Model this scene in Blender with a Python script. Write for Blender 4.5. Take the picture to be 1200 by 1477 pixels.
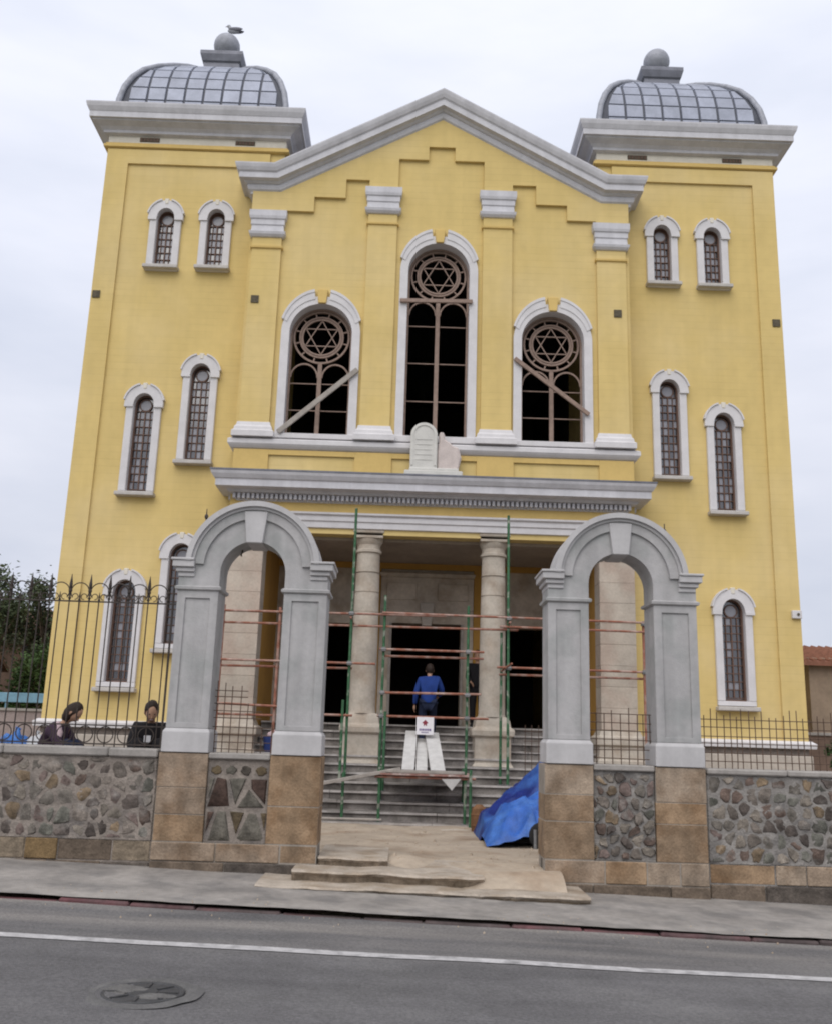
import bpy, bmesh, math, random
from mathutils import Vector, Matrix
from mathutils.geometry import tessellate_polygon
from mathutils import noise as mnoise
random.seed(7)
PI = math.pi
R = math.radians
scn = bpy.context.scene
col = scn.collection
for o in list(bpy.data.objects):
    bpy.data.objects.remove(o)

# ------------------------------------------------------------------ camera, sky, sun, exposure
def make_camera():
    yaw, pitch, roll, f = 0.00902955, 0.2333, 0.0305683, 1380.0
    cy, sy, cp, sp = math.cos(yaw), math.sin(yaw), math.cos(pitch), math.sin(pitch)
    fw = Vector((sy*cp, cy*cp, sp)); r = Vector((cy, -sy, 0)); u = r.cross(fw)
    c, s = math.cos(roll), math.sin(roll)
    r2 = c*r + s*u; u2 = -s*r + c*u
    m = Matrix((r2, u2, -fw)).transposed().to_4x4()
    m.translation = Vector((-0.524, -20.0, 1.65))
    cd = bpy.data.cameras.new('camera'); co = bpy.data.objects.new('camera', cd)
    col.objects.link(co); co.matrix_world = m
    cd.sensor_fit = 'VERTICAL'; cd.sensor_height = 36.0; cd.lens = f/1477*36.0
    cd.clip_start = 0.05; cd.clip_end = 2000
    scn.camera = co
make_camera()
SUN_EL, SUN_AZ = R(48), R(198)        # azimuth from +Y clockwise (behind the camera, a little to the left)
w = bpy.data.worlds.new('World'); scn.world = w; w.use_nodes = True
def build_world():
    nt = w.node_tree; nt.nodes.clear(); N = nt.nodes.new; L = nt.links.new
    out = N('ShaderNodeOutputWorld')
    sky = N('ShaderNodeTexSky'); sky.sky_type = 'NISHITA'; sky.sun_disc = False
    sky.sun_elevation = SUN_EL; sky.sun_rotation = SUN_AZ
    b1 = N('ShaderNodeBackground'); b1.inputs[1].default_value = 0.1
    L(sky.outputs[0], b1.inputs[0])
    tc = N('ShaderNodeTexCoord'); sep = N('ShaderNodeSeparateXYZ'); L(tc.outputs['Generated'], sep.inputs[0])
    ramp = N('ShaderNodeValToRGB'); L(sep.outputs[2], ramp.inputs[0])
    e = ramp.color_ramp.elements
    e[0].position = 0.0; e[0].color = (0.62, 0.645, 0.74, 1)
    e[1].position = 1.0; e[1].color = (1.12, 1.13, 1.20, 1)
    a = e.new(0.18); a.color = (0.70, 0.725, 0.82, 1)
    a = e.new(0.45); a.color = (0.83, 0.86, 0.97, 1)
    mp = N('ShaderNodeMapping'); mp.inputs['Scale'].default_value = (1.6, 1.6, 5.5); L(tc.outputs['Generated'], mp.inputs[0])
    no = N('ShaderNodeTexNoise'); no.inputs['Scale'].default_value = 1.7; no.inputs['Detail'].default_value = 5
    no.inputs['Roughness'].default_value = 0.5; L(mp.outputs[0], no.inputs[0])
    cr = N('ShaderNodeValToRGB'); L(no.outputs[0], cr.inputs[0])
    cr.color_ramp.elements[0].position = 0.34; cr.color_ramp.elements[0].color = (0.86, 0.88, 0.91, 1)
    cr.color_ramp.elements[1].position = 0.66; cr.color_ramp.elements[1].color = (1.06, 1.05, 1.04, 1)
    mx = N('ShaderNodeMix'); mx.data_type = 'RGBA'; mx.blend_type = 'MULTIPLY'; mx.inputs[0].default_value = 1.0
    L(ramp.outputs[0], mx.inputs[6]); L(cr.outputs[0], mx.inputs[7])
    b2 = N('ShaderNodeBackground'); b2.inputs[1].default_value = 0.955; L(mx.outputs[2], b2.inputs[0])
    ms = N('ShaderNodeMixShader'); ms.inputs[0].default_value = 0.95
    L(b1.outputs[0], ms.inputs[1]); L(b2.outputs[0], ms.inputs[2]); L(ms.outputs[0], out.inputs[0])
build_world()
sl = bpy.data.lights.new('sun', 'SUN'); sl.energy = 1.65; sl.angle = R(60); sl.color = (1.0, 0.95, 0.88)
so = bpy.data.objects.new('sun', sl); col.objects.link(so)
sd = Vector((math.sin(SUN_AZ)*math.cos(SUN_EL), math.cos(SUN_AZ)*math.cos(SUN_EL), math.sin(SUN_EL)))
so.rotation_euler = sd.to_track_quat('Z', 'Y').to_euler(); so.location = sd*60
scn.view_settings.view_transform = 'Standard'; scn.view_settings.look = 'None'
scn.view_settings.exposure = 0.17; scn.view_settings.gamma = 1.0; scn.view_settings.use_curve_mapping = False

try:
    scn.cycles.pixel_filter_type = 'BLACKMAN_HARRIS'; scn.cycles.filter_width = 2.0     # a soft compact-camera image
except Exception:
    pass
# ------------------------------------------------------------------ materials
def mat(name, c, rough=0.85, var=0.12, scale=3.0, bump=0.0, bscale=30.0, metal=0.0, spec=0.3, c2=None, c2pos=(0.45, 0.65),
        c2scale=1.5, rnd=0.0, courses=None, streak=0.0):
    m = bpy.data.materials.new(name); m.use_nodes = True
    nt = m.node_tree; N = nt.nodes.new; L = nt.links.new
    b = nt.nodes['Principled BSDF']
    b.inputs['Roughness'].default_value = rough; b.inputs['Metallic'].default_value = metal
    b.inputs['Specular IOR Level'].default_value = spec
    geo = N('ShaderNodeNewGeometry'); pos = geo.outputs['Position']
    def noise(s, det=5, vec=None):
        n = N('ShaderNodeTexNoise'); n.inputs['Scale'].default_value = s; n.inputs['Detail'].default_value = det
        L(vec or pos, n.inputs[0]); return n.outputs[0]
    def mul(a, bb, fac=1.0):
        x = N('ShaderNodeMix'); x.data_type = 'RGBA'; x.blend_type = 'MULTIPLY'; x.inputs[0].default_value = fac
        L(a, x.inputs[6]); L(bb, x.inputs[7]); return x.outputs[2]
    def rng(v, lo, hi, a=0.3, z=0.7):
        r = N('ShaderNodeMapRange'); r.inputs[1].default_value = a; r.inputs[2].default_value = z
        r.inputs[3].default_value = lo; r.inputs[4].default_value = hi; L(v, r.inputs[0]); return r.outputs[0]
    rgb = N('ShaderNodeRGB'); rgb.outputs[0].default_value = (*c, 1); cur = rgb.outputs[0]
    if c2:
        r2 = N('ShaderNodeRGB'); r2.outputs[0].default_value = (*c2, 1)
        x = N('ShaderNodeMix'); x.data_type = 'RGBA'
        L(rng(noise(c2scale), 0, 1, *c2pos), x.inputs[0]); L(cur, x.inputs[6]); L(r2.outputs[0], x.inputs[7]); cur = x.outputs[2]
    if var:
        cur = mul(cur, rng(noise(scale), 1-var, 1+var))
        cur = mul(cur, rng(noise(scale*7), 1-var*0.6, 1+var*0.6))
    if streak:
        mp = N('ShaderNodeMapping'); mp.inputs['Scale'].default_value = (5, 5, 0.35); L(pos, mp.inputs[0])
        cur = mul(cur, rng(noise(1.0, 4, mp.outputs[0]), 1-streak, 1+streak*0.4))
    if rnd:
        oi = N('ShaderNodeObjectInfo')
        cur = mul(cur, rng(oi.outputs['Random'], 1-rnd, 1+rnd, 0, 1))
    hgt = None
    if courses:
        ch, dark = courses
        sx = N('ShaderNodeSeparateXYZ'); L(pos, sx.inputs[0])
        ad = N('ShaderNodeMath'); ad.operation = 'ADD'; L(sx.outputs[0], ad.inputs[0]); L(sx.outputs[1], ad.inputs[1])
        cb = N('ShaderNodeCombineXYZ'); L(ad.outputs[0], cb.inputs[0]); L(sx.outputs[2], cb.inputs[1])
        br = N('ShaderNodeTexBrick'); L(cb.outputs[0], br.inputs[0])
        br.inputs['Scale'].default_value = 1.0; br.inputs['Brick Width'].default_value = 60.0; br.inputs['Row Height'].default_value = ch
        br.inputs['Mortar Size'].default_value = 0.007; br.inputs['Mortar Smooth'].default_value = 0.6
        br.inputs['Color1'].default_value = (1, 1, 1, 1); br.inputs['Color2'].default_value = (0.97, 0.97, 0.96, 1)
        br.inputs['Mortar'].default_value = (1-dark, 1-dark, 1-dark*1.2, 1)
        x = N('ShaderNodeMix'); x.data_type = 'RGBA'; x.blend_type = 'MULTIPLY'
        L(rng(noise(1.3, 3), 0.1, 1.0, 0.38, 0.62), x.inputs[0]); L(cur, x.inputs[6]); L(br.outputs[0], x.inputs[7]); cur = x.outputs[2]
        hgt = br.outputs['Fac']
    L(cur, b.inputs['Base Color'])
    if bump or courses:
        bp = N('ShaderNodeBump'); bp.inputs['Distance'].default_value = 0.02
        if courses:
            bp.inputs['Strength'].default_value = 0.15; bp.invert = True; L(hgt, bp.inputs['Height'])
        else:
            bp.inputs['Strength'].default_value = bump; L(noise(bscale, 6), bp.inputs['Height'])
        L(bp.outputs[0], b.inputs['Normal'])
    return m
M = {}
M['yellow'] = mat('yellow_painted_wall', (0.630, 0.478, 0.195), 0.9, 0.05, 0.7, courses=(0.16, 0.13), streak=0.045, c2=(0.65, 0.505, 0.235), c2scale=0.5)
M['yellow_plain'] = mat('yellow_plain_paint', (0.62, 0.445, 0.165), 0.9, 0.05, 2, streak=0.04)
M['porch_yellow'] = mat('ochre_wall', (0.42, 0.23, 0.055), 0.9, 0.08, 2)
M['white'] = mat('white_window_trim', (0.60, 0.585, 0.595), 0.8, 0.06, 4, 0.1, 60)
M['sill'] = mat('stone_sill', (0.47, 0.445, 0.42), 0.85, 0.12, 5, 0.2, 50)
M['moulding'] = mat('lavender_grey_moulding', (0.545, 0.54, 0.57), 0.8, 0.07, 2.5, 0.1, 50, streak=0.10)
M['frieze'] = mat('pale_frieze', (0.66, 0.62, 0.54), 0.85, 0.06, 4)
M['lead'] = mat('lead_sheet', (0.17, 0.175, 0.205), 0.55, 0.15, 5, 0.15, 20, metal=0.4)
M['seam'] = mat('dark_lead_seam', (0.075, 0.08, 0.10), 0.6, 0.15, 5)
M['lead_tile'] = mat('zinc_tile', (0.285, 0.305, 0.37), 0.5, 0.12, 3, 0.1, 12, metal=0.25, rnd=0.09)
M['ball'] = mat('weathered_ball', (0.31, 0.32, 0.36), 0.6, 0.15, 8, 0.2, 30, metal=0.2)
M['frame'] = mat('pinkish_wood_frame', (0.255, 0.182, 0.148), 0.7, 0.15, 12)
M['frame_dark'] = mat('dark_brown_lattice', (0.13, 0.075, 0.055), 0.6, 0.15, 12)
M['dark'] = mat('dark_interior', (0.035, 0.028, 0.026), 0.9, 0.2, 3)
M['vent'] = mat('dark_vent', (0.10, 0.085, 0.06), 0.9, 0.3, 20)
M['lime'] = mat('limestone_column', (0.47, 0.42, 0.355), 0.85, 0.14, 3, 0.2, 25, c2=(0.39, 0.325, 0.26), c2scale=2.2)
M['antae'] = mat('pale_stone_block', (0.46, 0.405, 0.34), 0.85, 0.12, 3, 0.2, 25, rnd=0.08, c2=(0.42, 0.34, 0.28), c2scale=1.6)
M['cream'] = mat('cream_plaster', (0.47, 0.405, 0.335), 0.9, 0.15, 2, c2=(0.36, 0.295, 0.23), c2scale=2.5)
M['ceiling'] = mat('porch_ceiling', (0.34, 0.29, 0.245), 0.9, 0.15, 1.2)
M['step'] = mat('grey_stone_step', (0.25, 0.228, 0.21), 0.9, 0.25, 4, 0.3, 30, c2=(0.12, 0.107, 0.096), c2scale=2.2)
M['nosing'] = mat('lit_step_nosing', (0.43, 0.405, 0.385), 0.88, 0.18, 5, 0.25, 30, c2=(0.30, 0.275, 0.255), c2scale=2.2)  # light on the step edges painted as paler stone against darkened risers
M['plinth'] = mat('pale_plinth', (0.42, 0.375, 0.325), 0.9, 0.12, 3, 0.2, 30)
M['foundation'] = mat('foundation_stone', (0.20, 0.17, 0.15), 0.9, 0.2, 4, 0.3, 25)
M['tablet'] = mat('marble_tablet', (0.56, 0.55, 0.52), 0.7, 0.08, 5, 0.1, 40)
M['tablet_pink'] = mat('pinkish_marble', (0.52, 0.455, 0.43), 0.75, 0.12, 6, 0.2, 30)
M['gate'] = mat('grey_render', (0.395, 0.386, 0.386), 0.88, 0.08, 2.5, 0.2, 50, streak=0.16, c2=(0.33, 0.335, 0.33), c2scale=3)
M['gate_light'] = mat('light_grey_render', (0.46, 0.450, 0.452), 0.85, 0.06, 3, 0.12, 70, streak=0.12)
M['cap'] = mat('coping_stone', (0.30, 0.28, 0.26), 0.85, 0.14, 4, 0.25, 40, streak=0.1)
M['mortar'] = mat('mortar', (0.245, 0.212, 0.185), 0.95, 0.24, 5, 0.8, 35, c2=(0.15, 0.135, 0.125), c2scale=4, c2pos=(0.5, 0.72))
M['mortar_grey'] = mat('grey_mortar', (0.235, 0.220, 0.205), 0.95, 0.24, 5, 0.8, 35, c2=(0.15, 0.142, 0.136), c2scale=4, c2pos=(0.5, 0.72))
stone_cols = [(0.140, 0.125, 0.108), (0.110, 0.080, 0.066), (0.115, 0.113, 0.096), (0.175, 0.130, 0.085), (0.145, 0.110, 0.098), (0.195, 0.170, 0.142), (0.082, 0.068, 0.060), (0.165, 0.142, 0.122)]
M['stones'] = [mat('rubble_stone', c, 0.92, 0.42, 11, 0.9, 22, rnd=0.25, c2=(0.19, 0.175, 0.16), c2scale=6, c2pos=(0.56, 0.75)) for c in stone_cols]
dark_cols = [(0.062, 0.040, 0.032), (0.115, 0.106, 0.088), (0.098, 0.074, 0.044), (0.070, 0.060, 0.050)]
M['dark_stones'] = [mat('brown_rubble_stone', c, 0.92, 0.4, 11, 0.8, 22, rnd=0.2) for c in dark_cols]
ash_cols = [(0.300, 0.208, 0.130), (0.285, 0.218, 0.160), (0.262, 0.165, 0.080), (0.305, 0.240, 0.180), (0.245, 0.175, 0.115)]
M['ashlar'] = [mat('tan_ashlar', c, 0.92, 0.26, 6, 0.5, 35, rnd=0.10, streak=0.2, c2=(c[0]*0.72, c[1]*0.66, c[2]*0.60), c2scale=3.2) for c in ash_cols]
base_cols = [(0.185, 0.125, 0.062), (0.130, 0.100, 0.075), (0.205, 0.165, 0.12), (0.095, 0.080, 0.068)]
M['base'] = [mat('base_course_stone', c, 0.92, 0.35, 7, 0.7, 25, rnd=0.15) for c in base_cols]
M['joint'] = mat('pale_joint', (0.275, 0.245, 0.212), 0.95, 0.15, 6)
M['iron'] = mat('rusty_iron', (0.055, 0.045, 0.04), 0.65, 0.3, 15, metal=0.3)
M['iron_green'] = mat('old_iron', (0.065, 0.07, 0.062), 0.6, 0.3, 15, metal=0.3)
M['rebar'] = mat('rebar', (0.10, 0.065, 0.048), 0.8, 0.3, 15)
M['green_pole'] = mat('green_scaffold_paint', (0.040, 0.115, 0.055), 0.6, 0.3, 9, c2=(0.25, 0.27, 0.22), c2pos=(0.56, 0.66), c2scale=6)
M['red_pole'] = mat('red_oxide_pipe', (0.26, 0.105, 0.068), 0.6, 0.2, 9, c2=(0.36, 0.25, 0.21), c2scale=5)
M['plank'] = mat('grey_weathered_plank', (0.33, 0.30, 0.27), 0.85, 0.15, 8, 0.2, 40)
M['white_plank'] = mat('limewashed_plank', (0.50, 0.49, 0.475), 0.85, 0.10, 8, 0.2, 40)
M['deck'] = mat('reddish_decking', (0.28, 0.15, 0.125), 0.85, 0.25, 12, 0.2, 40, c2=(0.42, 0.35, 0.32), c2scale=9)
M['sign'] = mat('white_sign_board', (0.72, 0.70, 0.72), 0.6, 0.03, 5)
M['sign_red'] = mat('dark_red_print', (0.22, 0.03, 0.05), 0.6, 0)
M['sign_blue'] = mat('dark_violet_print', (0.13, 0.09, 0.22), 0.6, 0)
M['tarp'] = mat('blue_tarpaulin', (0.026, 0.105, 0.40), 0.45, 0.22, 6, 0.35, 11, spec=0.35, c2=(0.055, 0.16, 0.47), c2scale=4)
M['tarp_shaded'] = mat('shaded_blue_tarpaulin', (0.008, 0.022, 0.16), 0.45, 0.2, 6, 0.35, 11, spec=0.35, c2=(0.045, 0.14, 0.42), c2scale=1.7)  # shade of the hollows painted as a dark base, sheen as lighter patches
M['bag_blue'] = mat('blue_plastic_bag', (0.035, 0.15, 0.45), 0.4, 0.12, 10, spec=0.4)
M['bag_white'] = mat('white_plastic_bag', (0.55, 0.56, 0.58), 0.5, 0.1, 10)
M['rust'] = mat('rusty_drum', (0.17, 0.085, 0.04), 0.75, 0.3, 9)
M['blue_drum'] = mat('navy_plastic', (0.03, 0.055, 0.19), 0.5, 0.1, 9)
M['rubber'] = mat('black_rubber', (0.02, 0.02, 0.02), 0.8, 0.1, 9)
M['steel'] = mat('dull_steel', (0.22, 0.22, 0.22), 0.5, 0.2, 9, metal=0.6)
M['skin'] = mat('skin', (0.42, 0.25, 0.17), 0.6, 0.04, 9)
M['hair'] = mat('dark_brown_hair', (0.025, 0.015, 0.011), 0.7, 0.2, 40)
M['blue_cloth'] = mat('royal_blue_cloth', (0.014, 0.043, 0.20), 0.85, 0.12, 9, 0.15, 18)
M['navy_cloth'] = mat('navy_cloth', (0.014, 0.02, 0.045), 0.9, 0.12, 9)
M['purple_cloth'] = mat('dark_purple_wool', (0.06, 0.038, 0.06), 0.95, 0.2, 14)
M['pink_cloth'] = mat('pale_pink_cloth', (0.50, 0.38, 0.40), 0.9, 0.1, 14)
M['black_cloth'] = mat('black_cloth', (0.012, 0.011, 0.013), 0.9, 0.1, 9)
M['white_cloth'] = mat('white_cloth', (0.6, 0.6, 0.62), 0.9, 0.05, 9)
M['eye'] = mat('eye', (0.02, 0.015, 0.012), 0.3, 0)
M['gull'] = mat('gull_grey', (0.36, 0.37, 0.40), 0.8, 0.05, 9)
M['gull_dark'] = mat('gull_wing', (0.16, 0.16, 0.19), 0.8, 0.05, 9)
M['asphalt'] = mat('asphalt', (0.126, 0.122, 0.124), 0.94, 0.12, 0.6, 0.6, 110, c2=(0.138, 0.134, 0.134), c2scale=0.9, spec=0.2)
def dusty_edge(m):      # grit swept against the kerb, and long faint tyre-worn streaks
    nt = m.node_tree; N = nt.nodes.new; L = nt.links.new; b = nt.nodes['Principled BSDF']
    old = b.inputs['Base Color'].links[0].from_socket
    geo = N('ShaderNodeNewGeometry'); sx = N('ShaderNodeSeparateXYZ'); L(geo.outputs['Position'], sx.inputs[0])
    mp = N('ShaderNodeMapping'); mp.inputs['Scale'].default_value = (0.35, 2.6, 1); L(geo.outputs['Position'], mp.inputs[0])
    no = N('ShaderNodeTexNoise'); no.inputs['Scale'].default_value = 1.0; no.inputs['Detail'].default_value = 6; L(mp.outputs[0], no.inputs[0])
    r1 = N('ShaderNodeMapRange'); r1.inputs[1].default_value = -12.0; r1.inputs[2].default_value = -10.5; r1.inputs[3].default_value = 0.0; r1.inputs[4].default_value = 0.95; L(sx.outputs[1], r1.inputs[0])
    r2 = N('ShaderNodeMapRange'); r2.inputs[1].default_value = 0.35; r2.inputs[2].default_value = 0.62; L(no.outputs[0], r2.inputs[0])
    mu = N('ShaderNodeMath'); mu.operation = 'MULTIPLY'; L(r1.outputs[0], mu.inputs[0]); L(r2.outputs[0], mu.inputs[1])
    x = N('ShaderNodeMix'); x.data_type = 'RGBA'; L(mu.outputs[0], x.inputs[0]); L(old, x.inputs[6]); x.inputs[7].default_value = (0.215, 0.20, 0.185, 1)
    r3 = N('ShaderNodeMapRange'); r3.inputs[1].default_value = 0.3; r3.inputs[2].default_value = 0.7; r3.inputs[3].default_value = 0.86; r3.inputs[4].default_value = 1.10; L(no.outputs[0], r3.inputs[0])
    y = N('ShaderNodeMix'); y.data_type = 'RGBA'; y.blend_type = 'MULTIPLY'; y.inputs[0].default_value = 1; L(x.outputs[2], y.inputs[6]); L(r3.outputs[0], y.inputs[7])
    sp = N('ShaderNodeTexNoise'); sp.inputs['Scale'].default_value = 38; sp.inputs['Detail'].default_value = 4; sp.inputs['Roughness'].default_value = 0.8; L(geo.outputs['Position'], sp.inputs[0])
    r4 = N('ShaderNodeMapRange'); r4.inputs[1].default_value = 0.35; r4.inputs[2].default_value = 0.65; r4.inputs[3].default_value = 0.76; r4.inputs[4].default_value = 1.28; L(sp.outputs[0], r4.inputs[0])
    z = N('ShaderNodeMix'); z.data_type = 'RGBA'; z.blend_type = 'MULTIPLY'; z.inputs[0].default_value = 1; L(y.outputs[2], z.inputs[6]); L(r4.outputs[0], z.inputs[7])
    L(z.outputs[2], b.inputs['Base Color'])
dusty_edge(M['asphalt'])
M['pave'] = mat('dusty_pavement', (0.270, 0.250, 0.230), 0.95, 0.18, 1.6, 0.5, 45, c2=(0.195, 0.183, 0.172), c2scale=2.4)
M['kerb'] = mat('dark_kerb', (0.075, 0.058, 0.056), 0.9, 0.3, 3, 0.3, 40, c2=(0.13, 0.055, 0.06), c2scale=1.2)
M['paint'] = mat('road_paint', (0.41, 0.40, 0.40), 0.85, 0.18, 9, 0.2, 90, c2=(0.24, 0.235, 0.235), c2scale=7, c2pos=(0.50, 0.72))
M['dirt'] = mat('trodden_dirt', (0.38, 0.315, 0.245), 0.95, 0.14, 1.8, 0.5, 35, c2=(0.27, 0.20, 0.14), c2scale=1.6, c2pos=(0.5, 0.72))
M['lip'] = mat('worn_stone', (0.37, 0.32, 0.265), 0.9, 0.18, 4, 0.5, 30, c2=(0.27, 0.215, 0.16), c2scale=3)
M['riser'] = mat('dark_riser', (0.135, 0.105, 0.075), 0.95, 0.3, 5, 0.6, 25, c2=(0.22, 0.175, 0.13), c2scale=4)  # darker brown than the tread stone, for the slab front faces
M['soil'] = mat('garden_soil', (0.23, 0.19, 0.145), 0.95, 0.2, 1.5, 0.5, 20)
M['ground'] = mat('ground', (0.16, 0.17, 0.10), 0.95, 0.2, 0.4)
M['cement'] = mat('cement_patch', (0.115, 0.112, 0.110), 0.95, 0.2, 6, 0.4, 60)
M['cement_light'] = mat('crumbled_cement', (0.118, 0.114, 0.110), 0.95, 0.25, 9, 0.5, 60)
M['castiron'] = mat('cast_iron', (0.06, 0.06, 0.062), 0.6, 0.2, 15, 0.2, 60, metal=0.3)
M['leaf'] = [mat('leaf_green', c, 0.8, 0.25, 2.5, c2=c2_, c2scale=0.9) for c, c2_ in
             (((0.035, 0.07, 0.02), (0.06, 0.10, 0.03)), ((0.062, 0.085, 0.042), (0.085, 0.10, 0.065)))]
M['bark'] = mat('bark', (0.10, 0.08, 0.065), 0.95, 0.3, 8, 0.4, 25)
M['roof_tile'] = mat('clay_roof_tile', (0.27, 0.125, 0.085), 0.9, 0.2, 5, rnd=0.15)
M['roof_old'] = mat('weathered_roof_tile', (0.17, 0.105, 0.075), 0.9, 0.25, 4)
M['house'] = mat('brown_render', (0.30, 0.23, 0.17), 0.9, 0.15, 1.5)
M['house_pink'] = mat('peach_render', (0.55, 0.34, 0.22), 0.9, 0.12, 2)
M['house_dark'] = mat('dull_brown_wall', (0.16, 0.11, 0.085), 0.9, 0.2, 2)
M['blue_rail'] = mat('faded_blue_paint', (0.16, 0.30, 0.40), 0.6, 0.15, 5)
M['mauve'] = mat('mauve_block_wall', (0.30, 0.25, 0.24), 0.9, 0.18, 4, 0.3, 30)
def glass_mat():
    m = bpy.data.materials.new('window_glass'); m.use_nodes = True
    b = m.node_tree.nodes['Principled BSDF']
    b.inputs['Base Color'].default_value = (0.03, 0.026, 0.03, 1); b.inputs['Roughness'].default_value = 0.12
    b.inputs['Specular IOR Level'].default_value = 1.0; b.inputs['IOR'].default_value = 1.7
    return m
M['glass'] = glass_mat()
def pane_mat():
    m = bpy.data.materials.new('pale_rosette_and_reflection'); m.use_nodes = True
    b = m.node_tree.nodes['Principled BSDF']
    b.inputs['Base Color'].default_value = (0.26, 0.26, 0.29, 1); b.inputs['Roughness'].default_value = 0.25
    return m
M['pale_glass'] = pane_mat()

# ------------------------------------------------------------------ mesh helpers
class MB:
    def __init__(s): s.v = []; s.f = []; s.fm = []
    def add(s, v, f, mi=0):
        o = len(s.v); s.v += [tuple(p) for p in v]
        for q in f: s.f.append(tuple(i+o for i in q)); s.fm.append(mi)
        return s
    def box(s, x0, y0, z0, x1, y1, z1, mi=0):
        v = [(x0,y0,z0),(x1,y0,z0),(x1,y1,z0),(x0,y1,z0),(x0,y0,z1),(x1,y0,z1),(x1,y1,z1),(x0,y1,z1)]
        return s.add(v, [(0,3,2,1),(4,5,6,7),(0,1,5,4),(1,2,6,5),(2,3,7,6),(3,0,4,7)], mi)
    def prism(s, poly, y0, y1, holes=(), mi=0, axis='y'):
        def P(a, b, d): return (a, d, b) if axis == 'y' else ((a, b, d) if axis == 'z' else (d, a, b))
        loops = [list(poly)]+[list(h) for h in holes]
        flat = [p for l in loops for p in l]; n = len(flat)
        tris = tessellate_polygon([[Vector((p[0], p[1], 0)) for p in l] for l in loops])
        v = [P(a, b, y0) for a, b in flat]+[P(a, b, y1) for a, b in flat]
        f = [tuple(t) for t in tris]+[tuple(i+n for i in reversed(t)) for t in tris]
        o = 0
        for l in loops:
            m = len(l)
            for i in range(m): f.append((o+i, o+(i+1) % m, o+(i+1) % m+n, o+i+n))
            o += m
        return s.add(v, f, mi)
    def tube(s, pts, r, n=8, mi=0, cap=True):
        pts = [Vector(p) for p in pts]; rs = r if isinstance(r, (list, tuple)) else [r]*len(pts)
        v = []; f = []; prev = None
        for i, p in enumerate(pts):
            d = (pts[min(i+1, len(pts)-1)]-pts[max(i-1, 0)]).normalized()
            if prev is None:
                a = d.orthogonal().normalized()
            else:
                a = (prev-d*prev.dot(d)).normalized()
            prev = a; b = d.cross(a)
            for k in range(n):
                t = 2*PI*k/n; v.append(p+(a*math.cos(t)+b*math.sin(t))*rs[i])
        for i in range(len(pts)-1):
            for k in range(n):
                f.append((i*n+k, i*n+(k+1) % n, (i+1)*n+(k+1) % n, (i+1)*n+k))
        if cap:
            f.append(tuple(reversed(range(n)))); f.append(tuple(range((len(pts)-1)*n, len(pts)*n)))
        return s.add(v, f, mi)
    def bar(s, p0, p1, w, h, up=(0, 0, 1), mi=0):
        p0, p1 = Vector(p0), Vector(p1); d = (p1-p0).normalized(); a = d.cross(Vector(up)).normalized(); b = a.cross(d)
        v = [p+a*(w/2)*i+b*(h/2)*j for p in (p0, p1) for i, j in ((-1,-1),(1,-1),(1,1),(-1,1))]
        return s.add(v, [(0,3,2,1),(4,5,6,7),(0,1,5,4),(1,2,6,5),(2,3,7,6),(3,0,4,7)], mi)
    def arc(s, cx, cz, r0, r1, y0, y1, a0=0, a1=PI, n=24, mi=0, closed=False, sz0=1.0, sz1=1.0):
        # ring segment in XZ between radii r0 < r1, extruded y0..y1
        v = []; f = []
        for i in range(n if closed else n+1):
            t = a0+(a1-a0)*i/n; c, q = math.cos(t), math.sin(t)
            v += [(cx+r0*c, y0, cz+r0*q*sz0), (cx+r1*c, y0, cz+r1*q*sz1), (cx+r1*c, y1, cz+r1*q*sz1), (cx+r0*c, y1, cz+r0*q*sz0)]
        m = n if closed else n+1
        for i in range(n):
            j = (i+1) % m
            for k in range(4): f.append((i*4+k, i*4+(k+1) % 4, j*4+(k+1) % 4, j*4+k))
        if not closed: f += [(0,3,2,1), (n*4, n*4+1, n*4+2, n*4+3)]
        return s.add(v, f, mi)
    def lathe(s, prof, c, n=24, mi=0, square=False):
        v = []; f = []
        for r, z in prof:
            for k in range(n):
                t = 2*PI*k/n+(PI/4 if square else 0); q = r*(math.sqrt(2) if square else 1)
                v.append((c[0]+q*math.cos(t), c[1]+q*math.sin(t), c[2]+z))
        for i in range(len(prof)-1):
            for k in range(n): f.append((i*n+k, i*n+(k+1) % n, (i+1)*n+(k+1) % n, (i+1)*n+k))
        f.append(tuple(reversed(range(n)))); f.append(tuple(range((len(prof)-1)*n, len(prof)*n)))
        return s.add(v, f, mi)
    def rectring(s, x0, x1, y0, y1, prof, mi=0):
        v = []; f = []
        for d, z in prof: v += [(x0-d, y0-d, z), (x1+d, y0-d, z), (x1+d, y1+d, z), (x0-d, y1+d, z)]
        n = len(prof)
        for i in range(n-1):
            for k in range(4): f.append((i*4+k, i*4+(k+1) % 4, (i+1)*4+(k+1) % 4, (i+1)*4+k))
        f.append((3, 2, 1, 0)); f.append(tuple((n-1)*4+k for k in range(4)))
        return s.add(v, f, mi)
    def blob(s, c, rx, ry, rz, nu=14, nv=10, rough=0.0, mi=0, seed=0, squash=None):
        v = []; f = []
        for j in range(nv+1):
            ph = PI*j/nv
            for i in range(nu):
                t = 2*PI*i/nu
                d = Vector((math.sin(ph)*math.cos(t), math.sin(ph)*math.sin(t), math.cos(ph)))
                k = 1+rough*mnoise.noise(d*2.2+Vector((seed*7.1, seed*3.3, seed)))*1.6
                z = d.z*rz*k
                if squash is not None: z = max(z, squash)
                v.append((c[0]+d.x*rx*k, c[1]+d.y*ry*k, c[2]+z))
        for j in range(nv):
            for i in range(nu): f.append((j*nu+i, (j+1)*nu+i, (j+1)*nu+(i+1) % nu, j*nu+(i+1) % nu))
        return s.add(v, f, mi)
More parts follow.
